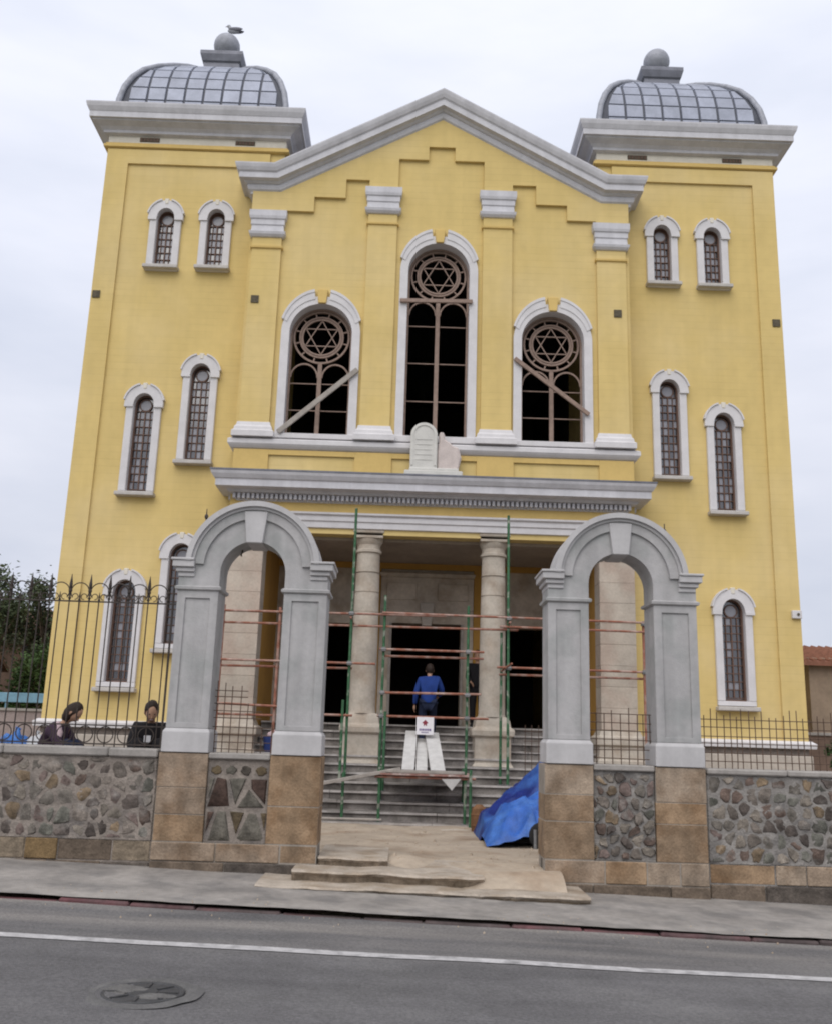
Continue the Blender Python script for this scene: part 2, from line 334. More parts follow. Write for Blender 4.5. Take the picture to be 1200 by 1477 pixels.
    def mesh(s, name, mats, bevel=0.0, smooth=None, off=None, weld=False):
        me = bpy.data.meshes.new(name)
        o = Vector(off) if off is not None else Vector((0, 0, 0))
        me.from_pydata([Vector(p)-o for p in s.v], [], s.f)
        if not isinstance(mats, (list, tuple)): mats = [mats]
        for m in mats: me.materials.append(m)
        if len(mats) > 1: me.polygons.foreach_set('material_index', s.fm)
        bm = bmesh.new(); bm.from_mesh(me)
        if weld: bmesh.ops.remove_doubles(bm, verts=bm.verts, dist=1e-5)
        bmesh.ops.recalc_face_normals(bm, faces=bm.faces)
        if bevel:
            ed = [e for e in bm.edges if len(e.link_faces) == 2 and e.calc_face_angle(0) > 0.6]
            bmesh.ops.bevel(bm, geom=ed, offset=bevel, segments=1, affect='EDGES', clamp_overlap=True)
        bm.to_mesh(me); bm.free()
        if smooth is not None:
            me.polygons.foreach_set('use_smooth', [True]*len(me.polygons)); me.set_sharp_from_angle(angle=smooth)
        return me

def root_of(p):
    while p.parent: p = p.parent
    return p
def obj(name, mb, mats, parent=None, bevel=0.0, smooth=None, kind=None, label=None, weld=False):
    base = Vector(root_of(parent).location) if parent else Vector((0, 0, 0))
    me = mb.mesh(name, mats, bevel, smooth, base, weld)
    o = bpy.data.objects.new(name, me); col.objects.link(o)
    if parent: o.parent = parent
    if kind: o['kind'] = kind
    if label: o['label'] = label
    return o
def thing(name, label, cat, loc=(0, 0, 0), group=None):
    o = bpy.data.objects.new(name, None); col.objects.link(o); o.location = loc; o.empty_display_size = 0.2
    o['label'] = label; o['category'] = cat
    if group: o['group'] = group
    return o
def tag(o, label, cat, group=None):
    o['label'] = label; o['category'] = cat
    if group: o['group'] = group
    return o
def solo(name, mb, mats, label, cat, loc, group=None, **k):
    # a thing that is one mesh, with its origin at loc
    me = mb.mesh(name, mats, k.get('bevel', 0.0), k.get('smooth'), loc, k.get('weld', False))
    o = bpy.data.objects.new(name, me); col.objects.link(o); o.location = loc
    return tag(o, label, cat, group)
def structure(name, mb, mats, **k):
    o = obj(name, mb, mats, **k); o['kind'] = 'structure'; return o
def inst(src, parent, loc=(0, 0, 0), rot=None):
    c = src.copy(); col.objects.link(c); c.parent = parent; c.location = loc
    if rot: c.rotation_euler = rot
    return c
def copy_tree(o, parent, loc):
    c = inst(o, parent, loc)
    for ch in o.children: 
        d = ch.copy(); col.objects.link(d); d.parent = c
    return c

SL = 0.026                                   # the street falls to the right
def gx(x): return -SL*max(-14, min(14, x))
# ------------------------------------------------------------------ ground, road, pavement
def sheet(name, x0, x1, y0, y1, zf, nx, ny, m, rough=0.0, rs=1.0):
    mb = MB(); v = []; f = []
    for j in range(ny+1):
        for i in range(nx+1):
            x = x0+(x1-x0)*i/nx; y = y0+(y1-y0)*j/ny
            v.append((x, y, zf(x, y)+(rough*mnoise.noise(Vector((x*rs, y*rs, 0.3))) if rough else 0)))
    for j in range(ny):
        for i in range(nx): f.append((j*(nx+1)+i, j*(nx+1)+i+1, (j+1)*(nx+1)+i+1, (j+1)*(nx+1)+i))
    mb.add(v, f)
    return structure(name, mb, m, smooth=R(40))
sheet('ground', -500, 500, -400, 600, lambda x, y: -0.75, 4, 4, M['ground'])
def kerb_y(x): return -10.38-0.05*mnoise.noise(Vector((x*0.7, 1.7, 0)))+0.012*(abs(x)*0.2)
sheet('road', -60, 60, -17.2, -10.3, lambda x, y: -0.06+gx(x)+0.030*math.exp(-((y+10.35)/0.22)**2), 240, 70, M['asphalt'], 0.008, 0.8)
mb = MB(); v = []; f = []
NX = 300
for i in range(NX+1):
    x = -30+60*i/NX
    for j, t in enumerate((0, 0.06, 0.2, 0.4, 0.6, 0.8, 1.0)):
        yk = kerb_y(x)+0.035+0.03*mnoise.noise(Vector((x*4, 3, 3)))
        y = yk+(-7.9-yk)*t
        v.append((x, y, 0.02+0.05*t+gx(x)+0.010*mnoise.noise(Vector((x*1.3, y*1.3, 5)))))
for i in range(NX):
    for j in range(6): f.append((i*7+j, (i+1)*7+j, (i+1)*7+j+1, i*7+j+1))
mb.add(v, f); structure('pavement', mb, M['pave'], smooth=R(40))
sheet('opposite_pavement', -60, 60, -24, -17.2, lambda x, y: 0.05+gx(x), 60, 4, M['pave'])
# kerb stones, low and battered
kerb = bpy.data.objects.new('kerb', None); col.objects.link(kerb); kerb['kind'] = 'structure'
x = -13.0
while x < 13:
    L_ = random.uniform(0.55, 0.95); x1 = x+L_-0.006
    ya, yb_ = kerb_y(x), kerb_y(x1); h0 = random.uniform(-0.055, -0.012)
    za, zb = 0.026+gx(x)+h0, 0.026+gx(x1)+h0
    mb = MB()
    v = [(x, ya, -0.14+gx(x)), (x1, yb_, -0.14+gx(x1)), (x1, yb_+0.13, -0.14+gx(x1)), (x, ya+0.13, -0.14+gx(x)),
         (x, ya+0.012, za), (x1, yb_+0.012, zb), (x1, yb_+0.13, zb), (x, ya+0.13, za)]
    mb.add(v, [(0,3,2,1),(4,5,6,7),(0,1,5,4),(1,2,6,5),(2,3,7,6),(3,0,4,7)])
    obj('kerb_stone', mb, M['kerb'], kerb, bevel=0.018)
    x += L_
# painted edge line
mb = MB(); v = []; f = []
for i in range(121):
    x = -30+60*i/120; y = -11.72+0.004*x+0.01*mnoise.noise(Vector((x, 0, 0)))
    for y2 in (y-0.075, y+0.075): v.append((x, y2, -0.06+gx(x)+0.008*mnoise.noise(Vector((x*0.8, y2*0.8, 0.3)))+0.006))
for i in range(120): f.append((2*i, 2*i+2, 2*i+3, 2*i+1))
mb.add(v, f); structure('road_marking', mb, M['paint'])
# manhole
mhx, mhy = -2.14, -13.2
t = thing('manhole_cover', 'worn round manhole cover in a broken cement collar in the grey road', 'manhole cover', (mhx, mhy, -0.06+gx(mhx)))
zc = -0.056+gx(mhx)
mb = MB(); n = 40; v = []; f = []
for k in range(n):
    a = 2*PI*k/n; ro = 0.385+0.03*mnoise.noise(Vector((math.cos(a)*2, math.sin(a)*2, 3)))
    for r, dz in ((ro, -0.004), (ro-0.045, 0.006), (0.30, 0.006), (0.275, -0.014)):
        v.append((mhx+r*math.cos(a), mhy+r*math.sin(a), zc+dz+0.006*mnoise.noise(Vector((math.cos(a)*6*r, math.sin(a)*6*r, 9)))))
for k in range(n):
    k2 = (k+1) % n
    for j in range(3): f.append((k*4+j, k2*4+j, k2*4+j+1, k*4+j+1))
mb.add(v, f); obj('collar', mb, M['cement'], t, smooth=R(30))
mb = MB().lathe([(0.27, -0.03), (0.27, -0.006), (0.262, 0.0), (0.245, 0.0), (0.24, -0.006), (0.10, -0.007), (0.095, 0.0), (0.0, 0.001)], (mhx, mhy, zc+0.004), 36)
obj('lid', mb, M['castiron'], t, smooth=R(30))
mb = MB()
for a in range(8):
    an = a*PI/4
    mb.bar((mhx+0.11*math.cos(an), mhy+0.11*math.sin(an), zc+0.002), (mhx+0.23*math.cos(an), mhy+0.23*math.sin(an), zc+0.002), 0.022, 0.008)
obj('lid_ribs', mb, M['castiron'], t, kind='stuff')
mb = MB(); mb.blob((mhx-0.13, mhy+0.06, zc-0.004), 0.14, 0.11, 0.022, 18, 8, 0.25, seed=3); obj('cement_lump', mb, M['cement_light'], t, smooth=R(50))
mb = MB(); mb.blob((mhx+0.10, mhy-0.10, zc-0.004), 0.13, 0.06, 0.018, 16, 8, 0.3, seed=5); obj('cement_lump', mb, M['cement_light'], t, smooth=R(50))
# forecourt (dirt) inside the gate
def fz(x, y):
    z = 0.17+0.05*max(0, min(1, (y+9)/2))*0.5
    if y < -7.7: z = min(z, 0.22-0.20*((-7.7-y)/1.3)**1.1+ 0.05*max(0, min(1, (x-0.2)/0.4)))
    if x > -0.1 and y < -7.7:      # dirt trodden over the broken end of the steps
        q = max(0, min(1, (x+0.1)/0.55)); d_ = max(0, min(1, (-8.5-y)/0.62)); z = z*(1-q)+q*(0.235-0.135*d_*d_*(3-2*d_))
    z += 0.085*math.exp(-((x+0.45)/0.30)**2)*max(0, min(1, (y+8.75)/0.4))*(1 if y < -7.6 else max(0, 1-(y+7.6)))
    if y < -8.75: z -= 0.55*(-8.75-y)**1.4*(1.0+0.5*mnoise.noise(Vector((x*2.5, 0.3, 6))))
    z += 0.035*mnoise.noise(Vector((x*0.9, y*0.7, 2)))+0.012*mnoise.noise(Vector((x*3.5, y*3.5, 4)))
    return z
mb = MB(); v = []; f = []; nx, ny = 60, 70
for j in range(ny+1):
    for i in range(nx+1):
        x = -3.35+6.4*i/nx; y = -9.5+9.5*j/ny
        v.append((x, y, fz(x, y) if (-1.6 < x < 1.35 or y > -8.0) else -0.6))
for j in range(ny):
    for i in range(nx): f.append((j*(nx+1)+i, j*(nx+1)+i+1, (j+1)*(nx+1)+i+1, (j+1)*(nx+1)+i))
mb.add(v, f); structure('forecourt', mb, M['dirt'], smooth=R(50))
for sx in (-1, 1):
    xa, xb = (-30, -3.352) if sx < 0 else (3.052, 30)
    def tz(x, y): return 1.10+0.05*mnoise.noise(Vector((x*0.6, y*0.6, 8)))
    sheet('garden_terrace', xa, xb, -7.96, 60, tz, 30, 60, M['soil'])
    mb = MB().box(*((-3.6, -7.9, -0.2, -3.353, 0.0, 1.17) if sx < 0 else (3.053, -7.9, -0.2, 3.3, 0.0, 1.17)))
    obj('retaining_wall', mb, M['foundation']); bpy.context.view_layer.update()
    o = col.objects[-1]; tag(o, 'low retaining wall on the %s side of the dirt forecourt' % ('left' if sx < 0 else 'right'), 'wall')
# worn slabs at the gate
def slab(x0, x1, y0, y1, z0, z1, label, seed):
    mb = MB(); v = []; f = []; n = 70
    for i in range(n+1):
        x = x0+(x1-x0)*i/n
        e = 0.06*mnoise.noise(Vector((x*2.3, seed, 0)))+0.03*mnoise.noise(Vector((x*7, seed, 1)))
        e += 0.06*max(0, (x-(x1-0.12))/0.12)**1.5+0.03*mnoise.noise(Vector((x*17, seed, 3)))
        h = z1+0.02*mnoise.noise(Vector((x*2.1, seed, 7)))-0.012*(x-x0)
        v += [(x, y0+e+0.07, z0), (x, y0+e+0.035+0.03*mnoise.noise(Vector((x*5, seed, 4))), h-0.045), (x, y0+e, h-0.02), (x, y0+e+0.02, h), (x, y1, h+0.012), (x, y1, z0)]
    for i in range(n):
        for k in range(5): f.append((i*6+k, (i+1)*6+k, (i+1)*6+k+1, i*6+k+1))
    f += [tuple(range(6)), tuple(n*6+k for k in range(6))]
    mb.add(v, f)
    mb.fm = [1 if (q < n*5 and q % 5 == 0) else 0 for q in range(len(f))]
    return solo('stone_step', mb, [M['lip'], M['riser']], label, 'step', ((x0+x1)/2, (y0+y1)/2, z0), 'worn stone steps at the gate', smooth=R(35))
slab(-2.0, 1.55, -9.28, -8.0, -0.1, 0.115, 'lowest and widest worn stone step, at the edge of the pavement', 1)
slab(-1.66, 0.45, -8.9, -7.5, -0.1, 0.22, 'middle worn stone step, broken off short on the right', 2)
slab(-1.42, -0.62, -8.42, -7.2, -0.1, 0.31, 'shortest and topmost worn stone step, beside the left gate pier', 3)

# ------------------------------------------------------------------ the yellow building
B = thing('yellow_building', 'tall yellow building with twin domed towers, gable, star windows and columned porch', 'building', (0, 0, 0))
YB = -0.5
def arch_poly(cx, z0, zs, r, n=20, sz=1.0):
    return [(cx-r, z0), (cx+r, z0)]+[(cx+r*math.cos(PI*i/n), zs+r*sz*math.sin(PI*i/n)) for i in range(0, n+1)]
WIN = []   # (cx, sill, spring, r, kind)
small = {'upper': (0.20, 12.0, 13.18, 11.82), 'mid': (0.222, 6.70, 8.62, 6.49), 'low': (0.24, 2.68, 4.49, 2.39)}
places = []
for s in (-1, 1):
    places += [('upper', s*6.29, 0.0), ('upper', s*5.13, 0.02), ('mid', s*6.36, 0.02), ('mid', s*5.18, 0.76), ('low', s*6.375, 0.0)]
    if s < 0: places.append(('low', s*5.27, 0.81))
for s in (-1, 1):
    holes = []
    for k, cx, dz in places:
        if cx*s > 0:
            r, z0, zs, zl = small[k]; holes.append(arch_poly(cx, z0-0.10+dz, zs+dz, r+0.10))
    x0, x1 = (-7.80, -3.67) if s < 0 else (3.67, 7.80)
    mb = MB().prism([(x0, 1.84), (x1, 1.84), (x1, 14.97), (x0, 14.97)], 0.0, 0.35, holes)
    mb.box(x0, 0.352, 1.84, x0+0.3, 4.13, 14.97).box(x1-0.3, 0.352, 1.84, x1, 4.13, 14.97).box(x0+0.302, 3.83, 1.84, x1-0.302, 4.13, 14.97)
    obj('tower_wall', mb, M['yellow'], B)
    # raised corner strip and top band framing the field
    xo = x0 if s < 0 else x1
    mb = MB()
    e = [(xo, 1.84), (xo-s*0.50, 1.84), (xo-s*0.50, 14.53), (s*4.0, 14.53), (s*4.0, 14.90), (xo, 14.90)]
    mb.prism(e, -0.055, -0.002)
    obj('corner_strip', mb, M['yellow'], B)
    # plinth
    mb = MB().rectring(x0, x1, 0, 4.13, [(0.0, 1.69), (0.13, 1.695), (0.14, 1.79), (0.06, 1.845)]); obj('plinth_course', mb, M['white'], B)
    obj('plinth_shadow_neck', MB().box(x0-0.012, -0.012, 1.56, x1+0.012, 4.14, 1.6895), M['foundation'], B)  # dark stone colour stands in for shade in the recess
    mb = MB().box(x0-0.07, -0.09, -0.3, x1+0.07, 4.15, 1.559); obj('plinth', mb, M['plinth'], B, bevel=0.02)
    # cornice
    mb = MB().rectring(x0, x1, 0, 4.13, [(0.058, 14.92), (0.10, 14.94), (0.10, 15.0), (0.06, 15.03), (0.06, 15.06)]); obj('string_course', mb, M['yellow_plain'], B)
    mb = MB().rectring(x0, x1, 0, 4.13, [(0.02, 15.06), (0.02, 15.28)]); obj('frieze', mb, M['frieze'], B)
    prof = [(0.03, 15.26), (0.12, 15.28), (0.13, 15.34), (0.20, 15.40), (0.24, 15.42), (0.34, 15.47), (0.345, 15.50), (0.40, 15.505), (0.40, 15.64), (0.415, 15.66), (0.46, 15.75), (0.48, 15.83), (0.48, 15.86), (0.0, 15.93)]
    mb = MB().rectring(x0, x1, 0, 4.13, prof); obj('tower_cornice', mb, M['moulding'], B)
    cx = (x0+x1)/2
    for dx in (-1.12, 1.12):
        mb = MB()
        mb.box(cx+dx-0.23, -0.034, 15.12, cx+dx+0.23, 0.0, 15.225)
        vt = obj('vent', mb, M['vent'], B)
        mb = MB()
        for i in range(6): mb.box(cx+dx-0.21+i*0.075, -0.046, 15.125, cx+dx-0.175+i*0.075, -0.0345, 15.22)
        obj('vent_slats', mb, M['frame_dark'], vt, kind='stuff')
# square vents on the front
mb = MB().box(-0.085, -0.025, -0.085, 0.085, 0.005, 0.085); sv = obj('square_vent', mb, M['vent'], B)
sv.location = (-7.68, -0.055, 11.19)
for p in ((7.66, -0.055, 11.05), (-4.02, YB-0.075, 10.95), (3.95, YB-0.075, 10.90)): inst(sv, B, p)
mb = MB().box(7.60, -0.13, 4.35, 7.80, -0.05, 4.52); bx_ = obj('junction_box', mb, M['white'], B, bevel=0.01)
mb = MB().tube([(7.72, -0.145, 4.435), (7.72, -0.128, 4.435)], 0.03, 10); obj('knob', mb, M['vent'], bx_)

# domes
W0 = 2.02; DZ = 15.90
prof = [(2.0, 0.0), (1.99, 0.40), (1.92, 0.80), (1.79, 1.18), (1.60, 1.54), (1.35, 1.84), (1.06, 2.11), (0.77, 2.32), (0.50, 2.45)]
def dome_at(t):
    i = min(int(t), len(prof)-2); q = t-i
    return prof[i][0]*(1-q)+prof[i+1][0]*q, prof[i][1]*(1-q)+prof[i+1][1]*q
# arc-length table
seg = [0]
for i in range(len(prof)-1): seg.append(seg[-1]+math.dist(prof[i], prof[i+1]))
def dome_len(l):
    l = max(0, min(seg[-1]-1e-6, l))
    for i in range(len(prof)-1):
        if l <= seg[i+1]:
            return dome_at(i+(l-seg[i])/(seg[i+1]-seg[i]))
    return prof[-1]
for s in (-1, 1):
    cx, cy = s*5.735, 2.065
    mb = MB().lathe([(w_-0.03, z) for w_, z in prof]+[(0.3, 2.62)], (cx, cy, DZ), 4, square=True)
    D = obj('dome', mb, M['seam'], B, smooth=R(60))
    for k in range(4):
        a = PI/4+k*PI/2
        mb = MB().tube([(cx+(w_+0.0)*math.copysign(1, math.cos(a)), cy+(w_)*math.copysign(1, math.sin(a)), DZ+z+0.01) for w_, z in prof], 0.072, 10)
        obj('rib', mb, M['ball'], D, smooth=R(50))
    TW, TH = 0.445, 0.40
    rows = int(seg[-1]/TH)
    for face in range(3):          # front and both flanks; the back is plain sheet
        for r_ in range(rows):
            for c_ in range(-5, 5):
                xa, xb = c_*TW+0.021, (c_+1)*TW-0.021
                la, lb = r_*TH+0.045, (r_+1)*TH+0.005
                wa, za = dome_len(la); wb, zb = dome_len(lb)
                ma, mb2 = wa-0.17, wb-0.17
                qa = (max(-ma, min(ma, xa)), max(-ma, min(ma, xb))); qb = (max(-mb2, min(mb2, xa)), max(-mb2, min(mb2, xb)))
                if qa[1]-qa[0] < 0.05: continue
                nx_, nz_ = (za-zb), (wb-wa); ln = math.hypot(nx_, nz_); no_ = (-nx_/ln*1.0, -nz_/ln)
                pts = []
                for off in (0.0, 0.035):
                    for (x_, w_, z_) in ((qa[0], wa, za), (qa[1], wa, za), (qb[1], wb, zb), (qb[0], wb, zb)):
                        ins = 0.02 if off else 0
                        x_ = x_+(ins if x_ < (qa[0]+qa[1])/2 else -ins)*0.5
                        pts.append((x_, w_-0.03+off*no_[0], DZ+z_+off*no_[1]))
                P3 = []
                for (x_, d_, z_) in pts:
                    if face == 0: P3.append((cx+x_, cy-d_, z_))
                    elif face == 1: P3.append((cx+d_, cy+x_, z_))
                    else: P3.append((cx-d_, cy+x_, z_))
                m2 = MB(); m2.add(P3, [(4,5,6,7), (0,1,5,4), (1,2,6,5), (2,3,7,6), (3,0,4,7)])
                obj('tile', m2, M['lead_tile'], D)
    mb = MB().lathe([(0.46, 2.50), (0.46, 2.72), (0.50, 2.76), (0.53, 2.86), (0.55, 2.93), (0.55, 3.03), (0.3, 3.10)], (cx, cy, DZ), 4, square=True)
    F = obj('finial', mb, M['lead'], B)
    mb = MB().lathe([(0.20, 3.08), (0.26, 3.12), (0.26, 3.18), (0.18, 3.24), (0.22, 3.30)], (cx, cy, DZ), 24); obj('neck', mb, M['ball'], F, smooth=R(40))
    mb = MB().lathe([(0.001, 3.24)]+[(0.345*math.sin(PI*i/14), 3.58-0.345*math.cos(PI*i/14)*(1.06 if i < 8 else 1.0)) for i in range(1, 14)]+[(0.001, 3.925)], (cx, cy, DZ), 28)
    obj('ball', mb, M['ball'], F, smooth=R(60))

# small arched windows
def make_small(kind):
    r, z0, zs, zl = small[kind]
    mb = MB()
    outer = [(-r-0.16, z0-0.06), (r+0.16, z0-0.06), (r+0.16, zs+0.02), (-r-0.16, zs+0.02)]
    mb.prism([(-r-0.16, z0-0.07), (-r, z0-0.07), (-r, zs-0.04), (-r-0.16, zs-0.04)], -0.075, 0.22)
    mb.prism([(r, z0-0.07), (r+0.16, z0-0.07), (r+0.16, zs-0.04), (r, zs-0.04)], -0.075, 0.22)
    W = obj('window', mb, M['white'], B, bevel=0.012)
    mb = MB().prism([(-r-0.16, z0-0.17), (r+0.16, z0-0.17), (r+0.16, z0-0.071), (-r-0.16, z0-0.071)], -0.072, 0.22); 
    obj('apron', mb, M['white'], W, bevel=0.01)
    mb = MB().arc(0, zs-0.04, r, r+0.20, -0.10, 0.22, 0, PI, 24, sz0=(0.04+r)/r, sz1=1.09)
    mb.box(-r-0.20, -0.105, zs-0.10, -r-0.005, 0.1, zs-0.042).box(r+0.005, -0.115, zs-0.10, r+0.20, 0.1, zs-0.042)
    mb.arc(0, zs-0.04, r+0.203, r+0.235, -0.125, 0.05, 0.22, PI*0.5-0.26, 10, sz0=1.09, sz1=1.09)
    mb.arc(0, zs-0.04, r+0.203, r+0.235, -0.125, 0.05, PI*0.5+0.26, PI-0.22, 10, sz0=1.09, sz1=1.09)
    obj('hood', mb, M['white'], W, smooth=R(35))
    mb = MB().prism([(-0.035, zs+r+0.10), (0.035, zs+r+0.10), (0.05, zs+r+0.235), (-0.05, zs+r+0.235)], -0.112, 0.0); obj('keystone', mb, M['frieze'], W, bevel=0.01)
    hw = r+0.195
    mb = MB().box(-hw, -0.20, zl+0.02, hw, 0.24, zl+0.105); obj('sill', mb, M['sill'], W, bevel=0.012)
    mb = MB().prism(arch_poly(0, z0-0.07, zs, r-0.002), 0.135, 0.14); obj('pane', mb, M['glass'], W)
    mb = MB(); H = zs-0.14-z0; nr = max(5, round(H/0.17)); fw = 0.016
    for i in range(1, 4): mb.box(-r+2*r*i/4-fw/2, 0.105, z0, -r+2*r*i/4+fw/2, 0.134, z0+H) if i != 2 else mb.box(-fw*0.8, 0.1, z0, fw*0.8, 0.134, z0+H)
    for i in range(nr+1): mb.box(-r, 0.102, z0+H*i/nr-fw/2, r, 0.1335, z0+H*i/nr+fw/2)
    obj('lattice', mb, M['frame_dark'], W, kind='stuff')
    mb = MB().prism(arch_poly(0, z0-0.07, zs, r-0.001), 0.07, 0.136, [arch_poly(0, z0-0.03, zs, r-0.035)]); obj('frame', mb, M['frame_dark'], W)
    mb = MB().prism([(0.12*math.cos(2*PI*i/20), zs+0.0+0.12*math.sin(2*PI*i/20)) for i in range(20)], 0.118, 0.1345); obj('roundel', mb, M['pale_glass'], W)
    mb = MB().arc(0, zs, 0.12, 0.145, 0.10, 0.1335, 0, 2*PI, 22, closed=True); obj('roundel_frame', mb, M['frame_dark'], W)
    mb = MB()   # pale panes painting sky reflections here and there in the lattice
    rr = random.Random(hash(kind) % 97 if False else len(kind))
    for i in range(nr):
        for j in range(4):
            if rr.random() < {'upper': 0.75, 'mid': 0.5, 'low': 0.12}[kind]:
                xa = -r+2*r*j/4+0.014; za = z0+H*i/nr+0.014
                mb.box(xa, 0.128, za, xa+r/2-0.028, 0.1337, za+H/nr-0.028)
    obj('reflection_panes', mb, M['pale_glass'], W, kind='stuff')
    return W
protos = {}
for k, cx, dz in places:
    if k not in protos:
        W = make_small(k); protos[k] = W; W.location = (cx, 0, dz)
    else: copy_tree(protos[k], B, (cx, 0, dz))

# central block
gab = [(-4.24, 5.76), (4.24, 5.76), (4.24, 13.60), (3.62, 13.62), (0, 15.62), (-3.62, 13.62), (-4.24, 13.60)]
big = [(-2.54, 7.90, 10.22, 0.68), (0.0, 7.93, 11.78, 0.68), (2.52, 7.90, 10.22, 0.68)]
holes = [arch_poly(cx, z0-0.05, zs, r+0.08) for cx, z0, zs, r in big]
mb = MB().prism(gab, YB, -0.15, holes); obj('gable_wall', mb, M['yellow'], B)
for xa in (-4.235, 3.95): obj('return_wall', MB().box(xa, -0.149, 5.76, xa+0.285, 0.6, 13.5), M['yellow'], B)
# raised stepped band above the recessed fields
st = [(-4.238, 13.615), (-4.238, 12.95), (-3.50, 12.95), (-3.50, 13.14), (-2.85, 13.14), (-2.85, 13.51), (-2.15, 13.51), (-2.15, 13.98), (-1.62, 13.98), (-1.62, 13.2), (-0.97, 13.2), (-0.97, 14.55), (-0.30, 14.55), (-0.30, 14.89)]
sy = [(-a, b) for a, b in reversed(st)]
mb = MB().prism(st+sy+[(3.60, 13.615), (0, 15.615), (-3.60, 13.615)], YB-0.075, YB-0.002); obj('stepped_band', mb, M['yellow'], B)
# pilasters
for px, zc_, zw in ((-3.85, 12.47, 12.95), (-1.29, 13.15, 13.2), (1.29, 13.15, 13.2), (3.83, 12.44, 12.95)):
    outer = abs(px) > 2
    hw = 0.325
    top = zc_-0.02
    mb = MB().box(px-hw, YB-0.078, 8.1, px+hw, YB-0.003, top)
    P = obj('pilaster', mb, M['yellow'], B)
    mb = MB().rectring(px-hw, px+hw, YB-0.078, YB-0.0045, [(0.0, top-0.28), (0.035, top-0.26), (0.04, top-0.22), (0.0, top-0.20)]); obj('necking', mb, M['yellow_plain'], P)
    mb = MB().rectring(px-hw, px+hw, YB-0.08, YB-0.004, [(0.0, top), (0.03, top+0.01), (0.07, top+0.06), (0.085, top+0.12), (0.04, top+0.15), (0.03, top+0.28), (0.05, top+0.30), (0.05, top+0.42), (0.075, top+0.44), (0.09, top+0.50), (0.09, top+0.64), (0.02, top+0.66)])
    obj('capital', mb, M['moulding'], P)
    mb = MB().rectring(px-hw, px+hw, YB-0.08, YB-0.004, [(0.12, 7.78), (0.12, 7.90), (0.08, 7.93), (0.07, 8.0), (0.04, 8.04), (0.02, 8.12)]); obj('base', mb, M['white'], P)
# big windows
def big_window(cx, z0, zs, r):
    mb = MB(); y0, y1 = YB-0.07, YB+0.22
    mb.box(cx-r-0.18, y0, z0, cx-r, y1, zs).box(cx+r, y0, z0, cx+r+0.18, y1, zs)
    mb.arc(cx, zs, r, r+0.18, y0, y1, 0, PI, 36, sz1=1.0)
    W = obj('window', mb, M['white'], B, smooth=R(35))
    mb = MB()
    for a0, a1 in ((0.30, PI/2-0.20), (PI/2+0.20, PI-0.30)):
        mb.arc(cx, zs, r+0.181, r+0.225, YB-0.10, YB-0.01, a0, a1, 18, sz0=1.12, sz1=1.14); mb.arc(cx, zs, r+0.10, r+0.182, YB-0.085, YB-0.012, a0, a1, 18, sz0=1.02, sz1=1.12)
    obj('hood', mb, M['white'], W, smooth=R(35))
    mb = MB().prism([(cx-0.085, zs+r+0.0), (cx+0.085, zs+r+0.0), (cx+0.12, zs+r+0.32), (cx-0.12, zs+r+0.32)], YB-0.12, YB+0.1); obj('keystone', mb, M['yellow_plain'], W, bevel=0.01)
    yf = YB+0.20
    mb = MB().prism(arch_poly(cx, z0, zs, r-0.001, 30), yf, yf+0.06, [arch_poly(cx, z0+0.045, zs, r-0.045, 30)]); obj('frame', mb, M['frame'], W)
    # rosette
    zr = zs+0.0
    mb = MB()
    mb.arc(cx, zr, r-0.10, r-0.058, yf+0.002, yf+0.052, 0, 2*PI, 40, closed=True)
    mb.arc(cx, zr, 0.40, 0.435, yf-0.006, yf+0.045, 0, 2*PI, 36, closed=True); mb.arc(cx, zr, 0.455, 0.49, yf-0.006, yf+0.045, 0, 2*PI, 36, closed=True)
    mb.arc(cx, zr, 0.434, 0.456, yf+0.012, yf+0.04, 0, 2*PI, 36, closed=True)
    for k in range(12):
        a = (k+0.5)*PI/6; c, q = math.cos(a), math.sin(a)
        mb.bar((cx+0.488*c, yf+0.025, zr+0.488*q), (cx+(r-0.10)*c, yf+0.025, zr+(r-0.10)*q), 0.03, 0.03, (0, 1, 0))
    RO = obj('rosette', mb, M['frame'], W, smooth=R(35))
    mb = MB()
    for rot in (PI/2, -PI/2):
        p = [(cx+0.40*math.cos(rot+k*2*PI/3), yf+0.02, zr+0.40*math.sin(rot+k*2*PI/3)) for k in range(3)]
        for k in range(3): 
            dy = 0.003 if rot > 0 else -0.003
            a, b = Vector(p[k]), Vector(p[(k+1) % 3]); a.y += dy; b.y += dy
            mb.bar(a, b, 0.022, 0.026, (0, 1, 0))
    obj('star', mb, M['frame'], W)
    mb = MB()
    zb = zr-r+0.05
    mb.box(cx-0.045, yf-0.01, z0+0.045, cx+0.045, yf+0.055, zb)
    # branching tracery under the rosette
    for sg in (-1, 1):
        pc = (cx+sg*(r/2), zb-0.22+0.02)
        pts = []
        for i in range(13):
            a = PI*i/12
            pts.append((pc[0]+sg*-1*(r/2-0.045)*math.cos(a), yf+0.022, pc[1]-0.12+(r/2-0.02)*math.sin(a)))
        for i in range(12): mb.bar(pts[i], pts[i+1], 0.035, 0.04, (0, 1, 0))
    obj('mullion', mb, M['frame'], W)
    mb = MB(); H = zb-0.35-z0; nb = 3 if H > 2.0 else 2
    for i in range(1, nb+1):
        z = z0+H*i/nb*0.92
        for xa, xb in ((cx-r+0.04, cx-0.046), (cx+0.046, cx+r-0.04)):
            obj('glazing_bar', MB().box(xa, yf+0.015, z-0.010, xb, yf+0.04, z+0.010), M['frame'], W)
    mb = MB().box(cx-r-0.20, YB-0.10, 7.784, cx+r+0.20, YB+0.24, z0-0.001); obj('sill', mb, M['white'], W, bevel=0.01)
    return W
for b_ in big: big_window(*b_)
